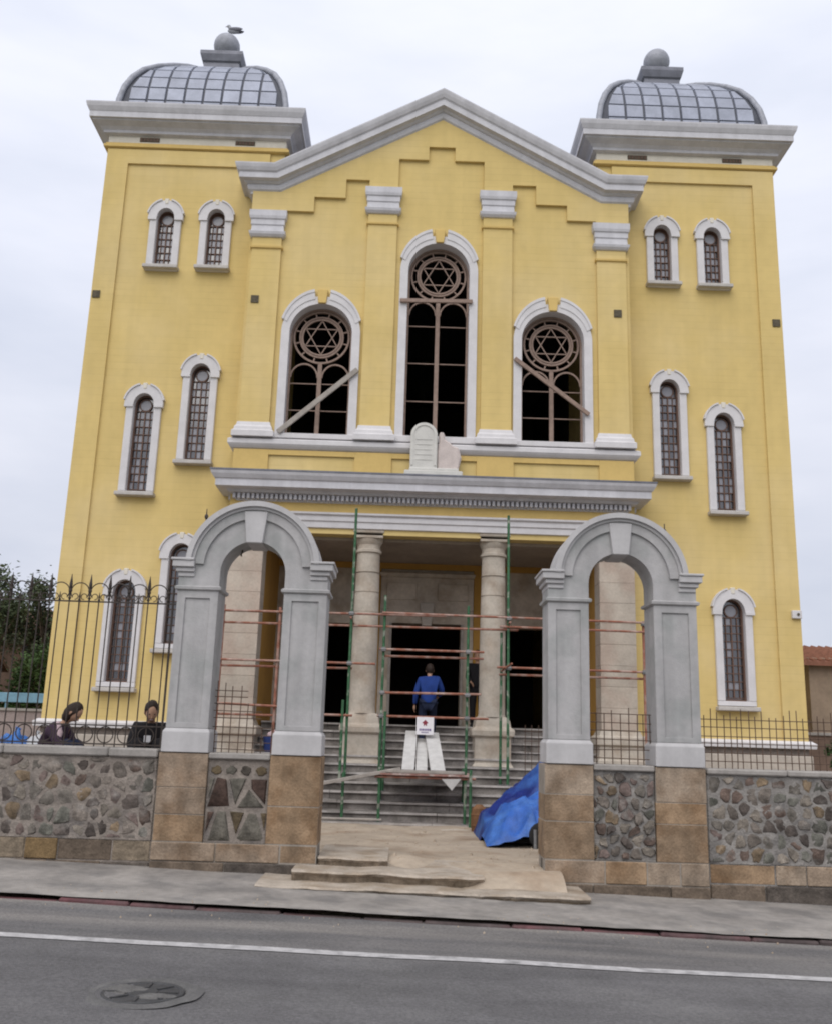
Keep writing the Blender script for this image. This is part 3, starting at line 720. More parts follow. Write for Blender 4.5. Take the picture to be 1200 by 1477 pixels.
# sill band, parapet
mb = MB().rectring(-4.24, 4.24, YB, 0.3, [(0.0, 7.53), (0.06, 7.56), (0.10, 7.60), (0.13, 7.64), (0.13, 7.73), (0.09, 7.76), (0.0, 7.782)]); obj('sill_band', mb, M['white'], B)
for xa, xb in ((-3.45, -1.7), (-0.85, -0.5), (0.5, 0.85), (1.7, 3.45)): pass
for xa, xb in ((-4.236, -3.5), (-1.68, -0.9), (0.9, 1.68), (3.5, 4.236)): obj('parapet_pier', MB().box(xa, YB-0.05, 6.97, xb, YB-0.002, 7.53), M['yellow_plain'], B)
for xa, xb in ((-3.498, -1.682), (1.682, 3.498), (-0.898, 0.898)): obj('parapet_band', MB().box(xa, YB-0.048, 7.42, xb, YB-0.003, 7.528), M['yellow_plain'], B)
# gable cornice (swept, mitred, returned at both ends)
def sweep_gable():
    path = [(-4.24, 13.54), (-3.60, 13.54), (0.0, 15.53), (3.60, 13.54), (4.24, 13.54)]
    pr = [(0.0, 0.0), (0.05, 0.0), (0.06, 0.05), (0.11, 0.09), (0.13, 0.15), (0.13, 0.20), (0.17, 0.215), (0.20, 0.25), (0.30, 0.27), (0.30, 0.40), (0.315, 0.415), (0.335, 0.43), (0.37, 0.50), (0.39, 0.57), (0.39, 0.60), (0.0, 0.66)]
    mb = MB(); n = len(pr)
    nrm = []
    for i in range(len(path)):
        d0 = Vector((path[i][0]-path[i-1][0], path[i][1]-path[i-1][1])).normalized() if i else None
        d1 = Vector((path[i+1][0]-path[i][0], path[i+1][1]-path[i][1])).normalized() if i < len(path)-1 else None
        if d0 is None: d0 = d1
        if d1 is None: d1 = d0
        n0, n1 = Vector((-d0.y, d0.x)), Vector((-d1.y, d1.x)); b = (n0+n1).normalized(); nrm.append(b/b.dot(n0))
    v = []
    rows = []
    for idx in range(-1, len(path)+1):
        i = max(0, min(len(path)-1, idx)); row = []
        for (o_, h) in pr:
            x = path[i][0]+nrm[i].x*h; z = path[i][1]+nrm[i].y*h; y = YB-0.002-o_
            if i == 0: x -= o_
            if i == len(path)-1: x += o_
            if idx in (-1, len(path)): y = 0.3
            row.append((x, y, z))
        rows.append(row); v += row
    f = []
    for i in range(len(rows)-1):
        for k in range(n-1): f.append((i*n+k, i*n+k+1, (i+1)*n+k+1, (i+1)*n+k))
    mb.add(v, f)
    obj('gable_cornice', mb, M['moulding'], B)
sweep_gable()
# roofs
mb = MB()
for s in (-1, 1):
    mb.prism([(0, 16.14), (s*3.55, 14.18), (s*3.55, 14.08), (0, 16.02)], -0.3, 4.2)
    mb.prism([(0, 16.14), (s*7.75, 11.86), (s*7.75, 11.76), (0, 16.02)], 4.205, 22.0)
obj('roof', mb, M['lead'], B)
for xa in (-7.78, 7.45): obj('nave_wall', MB().box(xa, 4.132, 1.84, xa+0.33, 22, 11.8), M['yellow'], B)
mb = MB().prism([(-7.448, 0.0), (7.448, 0.0), (7.448, 11.8), (0, 16.0), (-7.448, 11.8)], 21.7, 22.0)
obj('nave_wall', mb, M['yellow'], B)
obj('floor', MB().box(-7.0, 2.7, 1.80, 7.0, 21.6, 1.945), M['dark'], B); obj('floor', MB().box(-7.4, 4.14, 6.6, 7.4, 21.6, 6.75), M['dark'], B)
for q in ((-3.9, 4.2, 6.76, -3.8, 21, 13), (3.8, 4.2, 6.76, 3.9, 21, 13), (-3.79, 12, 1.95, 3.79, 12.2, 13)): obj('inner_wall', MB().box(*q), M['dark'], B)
# porch entablature and cornice
mb = MB().box(-4.23, YB-0.012, 6.20, 4.23, -0.2, 6.42); obj('porch_frieze', mb, M['yellow_plain'], B)
mb = MB().rectring(-4.22, 4.22, YB, -0.18, [(0.0, 5.87), (0.05, 5.88), (0.05, 6.0), (0.08, 6.02), (0.08, 6.12), (0.13, 6.15), (0.13, 6.19), (0.0, 6.205)]); obj('architrave', mb, M['white'], B)
pr_ = [(0.014, 6.40), (0.06, 6.41), (0.06, 6.53), (0.20, 6.55), (0.24, 6.60), (0.44, 6.62), (0.44, 6.76), (0.47, 6.78), (0.52, 6.86), (0.54, 6.92), (0.0, 6.968)]
mb = MB().rectring(-4.05, 4.05, YB, 0.25, pr_); PC = obj('porch_cornice', mb, M['moulding'], B)
mb = MB().rectring(-4.05, 4.05, YB, 0.25, [(0.548, 6.925), (0.55, 6.96), (0.1, 7.0)]); obj('flashing', mb, M['lead'], PC)
mb = MB(); i = 0; x = -4.16
while x < 4.12:
    mb.box(x, YB-0.175, 6.43, x+0.055, YB-0.058, 6.535); x += 0.098
for k in range(6):
    for sgn in (-1, 1): mb.box(sgn*4.225-0.055, YB+0.02+k*0.098, 6.43, sgn*4.225+0.055, YB+0.075+k*0.098, 6.535)
obj('dentil_row', mb, M['moulding'], PC, kind='stuff')
# porch walls, ceiling, back wall
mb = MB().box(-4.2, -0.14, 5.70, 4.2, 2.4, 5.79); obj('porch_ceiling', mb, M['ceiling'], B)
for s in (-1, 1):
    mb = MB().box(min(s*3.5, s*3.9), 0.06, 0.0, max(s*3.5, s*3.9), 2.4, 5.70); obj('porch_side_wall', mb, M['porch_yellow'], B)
    # stone antae of large blocks
    z = 1.95
    for k in range(9):
        h = 0.425; mb = MB().box(min(s*3.48, s*4.215), YB+0.02+0.002*(k % 2), z+0.0015, max(s*3.48, s*4.215), 0.05, min(z+h, 5.868)-0.0015)
        obj('stone_block', mb, M['antae'], B, bevel=0.004); z += h
    mb = MB().rectring(min(s*3.48, s*4.215), max(s*3.48, s*4.215), YB, 0.0, [(0.10, 0.0), (0.10, 1.35), (0.07, 1.38), (0.06, 1.62), (0.12, 1.66), (0.12, 1.80), (0.06, 1.84), (0.02, 1.945)]); obj('pedestal', mb, M['lime'], B)
dh = [[(-0.80, 1.95), (0.80, 1.95), (0.80, 4.28), (-0.80, 4.28)]]+[[(s*1.70, 1.95), (s*2.95, 1.95), (s*2.95, 4.25), (s*1.70, 4.25)] for s in (-1, 1)]
mb = MB().prism([(-3.5, 1.9), (3.5, 1.9), (3.5, 5.70), (-3.5, 5.70)], 2.4, 2.7, dh); obj('porch_back_wall', mb, M['cream'], B)
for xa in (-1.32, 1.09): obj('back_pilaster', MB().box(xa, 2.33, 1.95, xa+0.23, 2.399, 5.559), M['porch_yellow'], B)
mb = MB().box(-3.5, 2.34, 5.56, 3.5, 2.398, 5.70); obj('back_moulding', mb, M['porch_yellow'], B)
mb = MB().box(-1.08, 2.30, 1.95, -0.80, 2.5, 4.6).box(0.80, 2.30, 1.95, 1.08, 2.5, 4.6).prism([(-1.08, 4.602), (-0.80, 4.602), (-0.80, 4.28), (0.80, 4.28), (0.80, 4.602), (1.08, 4.602), (1.08, 5.35), (-1.08, 5.35)], 2.28, 2.45)
mb.rectring(-1.05, 1.05, 2.29, 2.42, [(0.0, 5.352), (0.05, 5.38), (0.07, 5.45), (0.0, 5.50)])
DF = obj('door_frame', mb, M['cream'], B, bevel=0.01)
mb = MB().prism([(-0.11, 4.22), (0.11, 4.22), (0.17, 4.75), (-0.17, 4.75)], 2.20, 2.30); obj('keystone', mb, M['plinth'], DF, bevel=0.01)
for xa in (-0.95, 0.25): obj('lintel_panel', MB().box(xa, 2.25, 4.82, xa+0.70, 2.278, 5.22), M['cream'], DF, bevel=0.01)
for s in (-1, 1):
    mb = MB().box(min(s*0.80, s*0.86), 2.26, 1.96, max(s*0.80, s*0.86), 2.30, 4.28); obj('jamb_strip', mb, M['plank'], DF)
# columns
for s in (-1, 1):
    px, py = s*1.31, -0.20
    mb = MB(); n = 28; v = []; f = []
    rows = []
    prof_c = [(0.285, 2.13), (0.27, 2.2), (0.268, 2.6), (0.266, 3.3), (0.258, 4.2), (0.245, 5.1), (0.240, 5.40)]
    mb.lathe(prof_c, (px, py, 0), n)
    C_ = obj('column', mb, M['lime'], B, smooth=R(40))
    mb = MB().lathe([(0.238, 5.40), (0.275, 5.42), (0.275, 5.47), (0.245, 5.49), (0.245, 5.58), (0.26, 5.60), (0.29, 5.66), (0.30, 5.70)], (px, py, 0), n); obj('capital', mb, M['lime'], C_, smooth=R(35))
    mb = MB().rectring(px-0.28, px+0.28, py-0.28, py+0.28, [(0.0, 5.702), (0.02, 5.71), (0.02, 5.80), (0.04, 5.82), (0.04, 5.872)]); obj('abacus', mb, M['lime'], C_)
    mb = MB()
    for i in range(1, 8):
        z = 2.13+i*0.41; mb.lathe([(0.262, z-0.004), (0.2705-0.0026*i, z), (0.262, z+0.004)], (px, py, 0), n)
    obj('drum_joints', mb, M['cream'], C_, kind='stuff')
    mb = MB().rectring(px-0.36, px+0.36, py-0.30, py+0.36, [(0.05, 1.0), (0.05, 1.16), (0.0, 1.24), (0.0, 1.72), (0.06, 1.76), (0.07, 1.86), (0.05, 1.90), (0.0, 1.93), (-0.02, 2.05), (-0.05, 2.13)]); obj('pedestal', mb, M['lime'], C_, bevel=0.008)
# porch steps, one stone each
zs_ = 1.945; yy = 0.72; k = 0
while zs_ > 0.2:
    cuts = sorted([random.uniform(-2.9, -1.6), random.uniform(-0.8, 0.6), random.uniform(1.5, 2.8)])
    ends = [-3.46]+cuts+[3.46]
    for a, b in zip(ends[:-1], ends[1:]):
        dy = random.uniform(-0.012, 0.012)
        mb = MB().box(a+0.004, yy+dy, zs_-0.19, b-0.004, min(yy+1.2, 2.39), zs_+random.uniform(-0.006, 0.006))
        mb.box(a+0.005, yy+dy-0.05, zs_-0.036, b-0.005, yy+dy-0.001, zs_-0.002, 1)
        obj('step', mb, [M['step'], M['nosing']], B)
    zs_ -= 0.156; yy -= 0.30; k += 1
mb = MB().box(-3.46, 1.0, 1.0, 3.46, 2.69, 1.9); obj('porch_floor', mb, M['step'], B)
# tablets sculpture on the parapet
T = thing('stone_tablets', 'round-topped stone tablet with a broken rough tablet leaning beside it above the porch', 'sculpture', (0.0, -0.78, 6.97))
mb = MB().box(-0.62, -1.0, 6.955, 0.58, -0.57, 7.06).box(-0.52, -0.95, 7.062, 0.50, -0.60, 7.13); obj('base', mb, M['tablet'], T, bevel=0.015)
mb = MB().prism(arch_poly(-0.23, 7.13, 7.86, 0.28, 18), -0.86, -0.66)
tb = obj('tablet', mb, M['tablet'], T, bevel=0.015)
mb = MB().arc(-0.23, 7.86, 0.215, 0.262, -0.878, -0.861, 0, PI, 18).box(-0.492, -0.878, 7.2, -0.445, -0.861, 7.86).box(-0.015, -0.878, 7.2, 0.032, -0.861, 7.86)
for i in range(5): mb.box(-0.40, -0.868, 7.32+i*0.11, -0.06, -0.861, 7.335+i*0.11)
obj('raised_border', mb, M['tablet'], tb)
pts = [(0.06, 7.13), (0.50, 7.13), (0.56, 7.40), (0.50, 7.62), (0.38, 7.66), (0.30, 7.74), (0.21, 7.79), (0.20, 7.92), (0.14, 7.97), (0.08, 7.93), (0.09, 7.80), (0.055, 7.5)]
mb = MB().prism(pts, -0.83, -0.64); o = obj('broken_tablet', mb, M['tablet_pink'], T, bevel=0.03)
# beams nailed across the big windows
def beam(p0, p1, label, w_=0.10, m=None):
    c = (Vector(p0)+Vector(p1))/2
    mb = MB().bar(p0, p1, 0.05, w_, (0, 0, 1))
    return solo('wooden_beam', mb, m or M['plank'], label, 'beam', c, 'beams nailed across the star windows', bevel=0.008)
beam((-3.32, YB-0.12, 7.90), (-1.70, YB-0.12, 9.37), 'grey beam slanting up to the right across the left star window', 0.11)
beam((-0.84, YB-0.12, 11.02), (0.75, YB-0.12, 11.05), 'dark beam lying level across the tall middle star window', 0.09, M['frame'])
beam((1.68, YB-0.12, 9.75), (3.28, YB-0.12, 8.52), 'brown beam slanting down to the right across the right star window', 0.09, M['frame'])
# gull on the left dome
g = thing('seagull', 'small grey gull perched on the ball of the left dome', 'bird', (-5.66, 2.0, 19.82))
mb = MB().blob((-5.56, 2.0, 19.95), 0.20, 0.085, 0.095, 16, 10)
mb.tube([(-5.64, 2.0, 19.99), (-5.69, 2.0, 20.06), (-5.71, 2.0, 20.10)], [0.075, 0.06, 0.055], 10).blob((-5.725, 2.0, 20.115), 0.068, 0.055, 0.055, 12, 8)
mb.tube([(-5.64, 2.02, 19.89), (-5.64, 2.02, 19.80)], 0.009, 6).tube([(-5.60, 1.97, 19.89), (-5.60, 1.97, 19.80)], 0.009, 6)
obj('body', mb, M['gull'], g, smooth=R(60)); g.scale = (0.82, 0.82, 0.82)
mb = MB()
for dy in (-0.075, 0.075): mb.blob((-5.48, 2.0+dy, 19.975), 0.23, 0.03, 0.065, 12, 8)
mb.tube([(-5.42, 2.0, 19.955), (-5.22, 2.0, 19.94)], [0.05, 0.012], 8); obj('wings', mb, M['gull_dark'], g, smooth=R(60))
mb = MB().tube([(-5.78, 2.0, 20.11), (-5.845, 2.0, 20.095)], [0.018, 0.005], 6); obj('beak', mb, M['rust'], g)

# ------------------------------------------------------------------ street wall, gates
def clip(poly, nx, ny, d):
    out = []
    for i in range(len(poly)):
        a, b = poly[i], poly[(i+1) % len(poly)]
        da, db = a[0]*nx+a[1]*ny-d, b[0]*nx+b[1]*ny-d
        if da <= 0: out.append(a)
        if (da < 0 < db) or (db < 0 < da):
            t = da/(da-db); out.append((a[0]+(b[0]-a[0])*t, a[1]+(b[1]-a[1])*t))
    return out
def rubble(x0, x1, z0, z1, size, gap, rnd):
    nx = max(1, int((x1-x0)/size)); nz = max(1, int((z1-z0)/size)); pts = []
    for i in range(-1, nx+1):
        for j in range(-1, nz+1):
            pts.append((x0+(i+0.5+rnd.uniform(-0.42, 0.42))*(x1-x0)/nx, z0+(j+0.5+rnd.uniform(-0.40, 0.40))*(z1-z0)/nz))
    cells = []
    for p in pts:
        poly = [(x0, z0), (x1, z0), (x1, z1), (x0, z1)]
        g = gap*rnd.choice((0.5, 0.8, 1.1, 1.5, 2.2))
        for q in pts:
            if q is p: continue
            dx, dz = q[0]-p[0], q[1]-p[1]; L_ = math.hypot(dx, dz)
            if L_ > size*3.2 or L_ < 1e-6: continue
            poly = clip(poly, dx/L_, dz/L_, (dx*(p[0]+q[0])+dz*(p[1]+q[1]))/2/L_-g)
            if len(poly) < 3: break
        if len(poly) >= 3: cells.append(poly)
    return cells
def area(p): return abs(sum(p[i][0]*p[(i+1) % len(p)][1]-p[(i+1) % len(p)][0]*p[i][1] for i in range(len(p))))/2
def chaikin(p, q=0.22):
    o = []
    for i in range(len(p)):
        a, b = p[i], p[(i+1) % len(p)]
        o += [(a[0]+(b[0]-a[0])*q, a[1]+(b[1]-a[1])*q), (b[0]+(a[0]-b[0])*q, b[1]+(a[1]-b[1])*q)]
    return o
def stone(poly, yf, depth, parent, m, rnd, rounder=True):
    if rounder: p = [(a+rnd.uniform(-0.013, 0.013), b+rnd.uniform(-0.013, 0.013)) for a, b in chaikin(poly, 0.27)]
    else: p = [(a+rnd.uniform(-0.008, 0.008), b+rnd.uniform(-0.008, 0.008)) for a, b in poly]
    n = len(p); cx = sum(a for a, b in p)/n; cz = sum(b for a, b in p)/n
    v = []; f = []
    for sc, yy in ((1.0, yf+0.03), (0.97, yf-depth*0.35), (0.80, yf-depth*0.9)):
        for a, b in p: v.append((cx+(a-cx)*sc, yy+rnd.uniform(-0.15, 0.15)*depth*(1 if sc < 1 else 0), cz+(b-cz)*sc))
    v.append((cx+rnd.uniform(-0.01, 0.01), yf-depth*rnd.uniform(0.9, 1.2), cz))
    for k in range(2):
        for i in range(n): f.append((k*n+i, k*n+(i+1) % n, (k+1)*n+(i+1) % n, (k+1)*n+i))
    for i in range(n): f.append((2*n+i, 2*n+(i+1) % n, 3*n))
    mb = MB().add(v, f)
    return obj('stone', mb, m, parent, smooth=R(38))
YW = -8.36
def course(x0, x1, zlo, zhi, parent, yf, pal, rnd, lo=0.35, hi=0.75, follow=False, name='base_stone'):
    x = x0
    while x < x1-0.02:
        L_ = min(rnd.uniform(lo, hi), x1-x)
        if x1-x-L_ < 0.2: L_ = x1-x
        dy = rnd.uniform(-0.012, 0.012)
        b = zlo+(gx(x+L_/2) if follow else 0)
        mb = MB().box(x+0.006, yf+dy, b, x+L_-0.006, yf+0.3, zhi-0.006)
        obj(name, mb, rnd.choice(pal), parent, bevel=0.009)
        x += L_
def mortar_face(x0, x1, z0, z1, y, parent, m, amp, seed):
    # rough pointing: the mortar surface rolls over the edges of the stones set in it
    nx, nz = int((x1-x0)/0.03), int((z1-z0)/0.03); v = []; f = []
    for j in range(nz+1):
        for i in range(nx+1):
            x = x0+(x1-x0)*i/nx; z = z0+(z1-z0)*j/nz
            n_ = mnoise.noise(Vector((x*9, z*9, seed)))+0.6*mnoise.noise(Vector((x*21, z*21, seed+4)))
            v.append((x, y-0.008-amp*(0.35+n_), z))
    for j in range(nz):
        for i in range(nx): f.append((j*(nx+1)+i, j*(nx+1)+i+1, (j+1)*(nx+1)+i+1, (j+1)*(nx+1)+i))
    obj('mortar', MB().add(v, f), m, parent, smooth=R(60))
def wall(s):
    rnd = random.Random(11 if s < 0 else 23)
    x0, x1 = (-9.5, -3.345) if s < 0 else (3.085, 9.2)
    t = thing('stone_wall', ('left' if s < 0 else 'right')+' low rubble stone wall with a coping, %s' % ('below the tall scrolled iron fence' if s < 0 else 'below the thin bar mesh'), 'wall', ((x0+x1)/2, YW+0.2, 0))
    zb = 0.43 if s < 0 else 0.36
    mb = MB().box(x0, YW, -0.4, x1, YW+0.45, 1.35); obj('wall_core', mb, M['mortar'] if s < 0 else M['mortar_grey'], t)
    course(x0, x1, 0.2 if s < 0 else 0.14, zb, t, YW-0.014, M['base'][:3] if s < 0 else M['ashlar'], rnd, 0.35, 0.8)
    course(x0, x1, -0.3, 0.195 if s < 0 else 0.135, t, YW-0.032, M['base'][1:2]+M['base'][3:], rnd, 0.5, 1.0)
    for c in rubble(x0+0.02, x1-0.02, zb+0.02, 1.33, 0.155 if s < 0 else 0.15, 0.009, rnd):
        if area(c) > 0.0035: stone(c, YW, rnd.uniform(0.014, 0.030), t, rnd.choice(M['stones']), rnd)
    mortar_face(x0+0.01, x1-0.01, zb, 1.35, YW, t, M['mortar'] if s < 0 else M['mortar_grey'], 0.011, 3 if s < 0 else 9)
    x = x0
    while x < x1-0.01:
        L_ = rnd.uniform(0.9, 1.4)
        if x1-x-L_ < 0.4: L_ = x1-x
        mb = MB().box(x+0.003, YW-0.055+rnd.uniform(-0.005, 0.005), 1.352, x+L_-0.003, YW+0.50, 1.455+rnd.uniform(-0.004, 0.004)-(0.035 if s > 0 else 0))
        obj('coping_stone', mb, M['cap'], t, bevel=0.016); x += L_
for s in (-1, 1): wall(s)

def gate(cx, s):
    rnd = random.Random(5 if s < 0 else 9)
    t = thing('gate_arch', 'grey rendered gate arch over an infill of %s, %s of the entrance' % (('dark wedge shaped stones', 'left') if s < 0 else ('lumpy grey rubble', 'right')), 'gate arch', (cx, -8.2, 0))
    yf, yk = -8.42, -7.95
    # lower ashlar piers
    zbot = 0.43 if s < 0 else 0.36
    for a, b in ((-0.945, -0.365), (0.355, 0.955)):
        zz = [zbot]
        while zz[-1] < 1.10: zz.append(zz[-1]+rnd.choice((0.19, 0.24, 0.30, 0.42)))
        zz[-1] = 1.42
        for z0, z1 in zip(zz[:-1], zz[1:]):
            mb = MB().box(cx+a+rnd.uniform(0, 0.01), yf-0.008+rnd.uniform(-0.003, 0.003), z0+0.003, cx+b-rnd.uniform(0, 0.01), yk+0.04, z1-0.003)
            obj('ashlar_block', mb, rnd.choice(M['ashlar']), t, bevel=0.006)
        mb = MB().box(cx+a+0.006, yf-0.003, -0.4, cx+b-0.006, yk, 1.41); obj('pier_core', mb, M['joint'], t)
    course(cx-0.945, cx+0.955, 0.165+gx(cx), zbot, t, yf-0.016, M['ashlar'], rnd, 0.3, 0.75)
    course(cx-0.945, cx+0.955, -0.35, 0.16+gx(cx), t, yf-0.035, M['base'][1:2]+M['base'][3:], rnd, 0.5, 0.9)
    # infill
    obj('course_core', MB().box(cx-0.94, yf-0.004, -0.4, cx+0.95, yf+0.2, zbot-0.004), M['joint'], t)
    mb = MB().box(cx-0.366, yf+0.045, -0.2, cx+0.356, yk, 1.36); obj('infill_core', mb, M['mortar'] if s < 0 else M['mortar_grey'], t)
    mb = MB().box(cx-0.362, yf-0.02, 1.362, cx+0.352, yk+0.05, 1.43); obj('infill_coping', mb, M['cap'], t, bevel=0.012)
    yi = yf+0.045; xa, xb = cx-0.355, cx+0.345
    mortar_face(xa-0.005, xb+0.005, zbot, 1.36, yi, t, M['mortar'] if s < 0 else M['mortar_grey'], 0.008 if s < 0 else 0.016, 5+s)
    if s < 0:
        W_ = xb-xa
        for k in range(4):
            c0 = xa+W_*(k+0.5)/4; stone([(c0+0.07*math.cos(a), 1.235+0.058*math.sin(a)) for a in [2*PI*i/7 for i in range(7)]], yi, 0.03, t, rnd.choice(M['dark_stones']), rnd, True)
        def tri(rows, z0, z1):
            for q in rows:
                stone([(xa+W_*u, z0+(z1-z0)*w_) for u, w_ in q], yi, 0.035, t, rnd.choice(M['dark_stones']), rnd, False)
        tri([[(0.02, 0.02), (0.38, 0.02), (0.30, 0.97), (0.14, 0.97)], [(0.36, 0.97), (0.64, 0.97), (0.47, 0.1)], [(0.50, 0.03), (0.96, 0.03), (0.68, 0.62)], [(0.71, 0.97), (0.98, 0.97), (0.98, 0.12), (0.73, 0.62)], [(0.02, 0.97), (0.10, 0.97), (0.02, 0.25)]], 0.815, 1.16)
        tri([[(0.06, 0.02), (0.44, 0.02), (0.34, 0.96), (0.19, 0.96)], [(0.39, 0.97), (0.63, 0.97), (0.51, 0.22)], [(0.54, 0.10), (0.60, 0.02), (0.93, 0.02), (0.97, 0.12), (0.85, 0.92), (0.72, 0.92)], [(0.02, 0.97), (0.14, 0.97), (0.02, 0.3)], [(0.90, 0.97), (0.99, 0.97), (0.99, 0.35)]], 0.445, 0.785)
    else:
        for c in rubble(xa, xb, 0.38, 1.34, 0.135, 0.010, rnd):
            if area(c) > 0.0025: stone(c, yi, rnd.uniform(0.03, 0.06), t, rnd.choice(M['stones']), rnd)
    # rendered piers with sunk panels
    for a, b in ((-0.895, -0.398), (0.395, 0.92)):
        mb = MB().rectring(cx+a, cx+b, yf, yk, [(0.028, 1.425), (0.028, 1.66), (0.0, 1.70)]); obj('pier_base', mb, M['gate_light'], t, bevel=0.006)
        x0, x1, z0, z1 = cx+a, cx+b, 1.702, 3.33
        hole = [(x0+0.10, z0+0.06), (x1-0.10, z0+0.06), (x1-0.10, z1-0.09), (x0+0.10, z1-0.09)]
        mb = MB().prism([(x0, z0), (x1, z0), (x1, z1), (x0, z1)], yf, yf+0.022, [hole]).box(x0, yf+0.0225, z0, x1, yk, z1)
        obj('pier', mb, M['gate'], t, bevel=0.004)
        mb = MB().rectring(cx+a, cx+b, yf, yk, [(0.0, 3.331), (0.03, 3.345), (0.035, 3.375), (0.0, 3.395)]); obj('string_course', mb, M['gate'], t)
    n = 28; zc_, ri = 3.565, 0.397
    outer = [(0.92, 3.396), (0.92, 3.66)]+[(0.775*math.cos(PI*i/n), 3.64+0.775*math.sin(PI*i/n)) for i in range(1, n)]+[(-0.895, 3.66), (-0.895, 3.396)]
    inner = [(-ri, 3.396)]+[(-ri*math.cos(PI*i/n), zc_+ri*math.sin(PI*i/n)) for i in range(0, n+1)]+[(ri, 3.396)]
    mb = MB().prism([(cx+a, b) for a, b in outer+inner], yf, yk); obj('arch', mb, M['gate'], t, smooth=R(30))
    mb = MB().arc(cx, 3.64, 0.60, 0.715, yf-0.035, yf-0.001, 0.03, PI-0.03, 36); obj('fascia', mb, M['gate'], t, smooth=R(30))
    mb = MB().arc(cx, 3.64, 0.715, 0.75, yf-0.06, yk+0.02, 0.04, PI-0.04, 36).arc(cx, 3.64, 0.7505, 0.815, yf-0.10, yk+0.06, 0.06, PI-0.06, 36); obj('hood_mould', mb, M['gate_light'], t, smooth=R(30))
    mb = MB().prism([(cx-0.10, 3.935), (cx+0.10, 3.935), (cx+0.145, 4.33), (cx-0.145, 4.33)], yf-0.055, yk); obj('keystone', mb, M['gate_light'], t, bevel=0.008)
    for a, b in ((-0.985, -0.70), (0.70, 1.0)):
        sg = -1 if a < 0 else 1
        ex = abs(a if sg < 0 else b)
        mb = MB()
        for dz0, dz1, o_ in ((3.50, 3.555, 0.085), (3.556, 3.61, 0.055), (3.611, 3.69, 0.018), (3.691, 3.72, 0.0)):
            xo = sg*(ex-o_); xi = sg*0.705
            mb.box(cx+min(xo, xi), yf-0.105+o_, dz0, cx+max(xo, xi), yk+0.08-o_*0.6, dz1)
        obj('impost', mb, M['gate_light'], t, bevel=0.006)
    mb = MB().tube([(cx+(-0.70 if s < 0 else 0.66), -8.05, 4.22), (cx+(-0.70 if s < 0 else 0.66), -8.05, 4.44)], [0.012, 0.006], 6).blob((cx+(-0.70 if s < 0 else 0.66), -8.05, 4.34), 0.025, 0.025, 0.035, 8, 6)
    obj('iron_spike', mb, M['iron'], t)
    if s < 0:
        mb = MB().tube([(cx-0.2, -8.1, 3.97), (cx-0.2, -8.1, 3.88), (cx-0.215, -8.1, 3.85), (cx-0.205, -8.1, 3.83)], 0.011, 6); obj('hook', mb, M['iron'], t)
gate(-2.385, -1); gate(2.113, 1)

# ------------------------------------------------------------------ fences
def shared(parent, name, mb, m, locs, **k):
    base = parent.location
    me = mb.mesh(name, m, k.get('bevel', 0), k.get('smooth'))
    for p in locs:
        o = bpy.data.objects.new(name, me); col.objects.link(o); o.parent = parent; o.location = Vector(p)-base
F = thing('iron_fence', 'tall wrought iron fence with spear finials and scrolls on the left stone wall', 'fence', (-6.0, -8.12, 1.455))
yF = -8.12; step = 0.122
xs = [-3.46-i*step for i in range(49)]
shared(F, 'bar', MB().tube([(0, 0, 0), (0, 0, 1.76)], 0.0085, 6), M['iron'], [(x, yF, 1.44) for x in xs])
fin = MB().tube([(0, 0, 0), (0, 0, 0.10)], 0.012, 6).lathe([(0.010, 0.10), (0.024, 0.115), (0.024, 0.135), (0.010, 0.15), (0.017, 0.17), (0.022, 0.20), (0.012, 0.27), (0.003, 0.335)], (0, 0, 0), 8)
fin.lathe([(0.012, 0.02), (0.022, 0.035), (0.012, 0.05)], (0, 0, 0), 8)
shared(F, 'finial', fin, M['iron'], [(x, yF, 3.20) for x in xs[::2]], smooth=R(40))
sp = MB().lathe([(0.009, 0.0), (0.018, 0.02), (0.009, 0.04), (0.012, 0.06), (0.002, 0.12)], (0, 0, 0), 8)
shared(F, 'small_spike', sp, M['iron'], [(x, yF, 3.195) for x in xs[1::2]])
ar = MB().tube([(0.112*math.cos(a), 0, 0.11+0.112*math.sin(a)) for a in [(-0.62+(PI+1.24)*i/18) for i in range(19)]], 0.0075, 5)
for sg in (-1, 1):
    ar.tube([(sg*(0.055+0.036*math.cos(a)), 0, 0.048+0.036*math.sin(a)) for a in [(-0.4+5.2*i/12) for i in range(13)]], 0.006, 5)
shared(F, 'scroll', ar, M['iron'], [(x, yF, 3.205) for x in xs[1::2]])
rg = MB().tube([(0.095*math.cos(a), 0, 0.095*math.sin(a)) for a in [2*PI*i/16 for i in range(17)]], 0.0075, 5, cap=False)
shared(F, 'ring', rg, M['iron'], [(x, yF, 1.595) for x in xs[1::2]])
for z in (1.485, 1.705, 3.195):
    mb = MB().box(xs[-1]-0.1, yF-0.014, z-0.008, -3.33, yF+0.014, z+0.008); obj('rail', mb, M['iron'], F)
mb = MB().box(-3.405, yF-0.011, 1.44, -3.383, yF+0.011, 3.50); obj('end_post', mb, M['iron'], F)

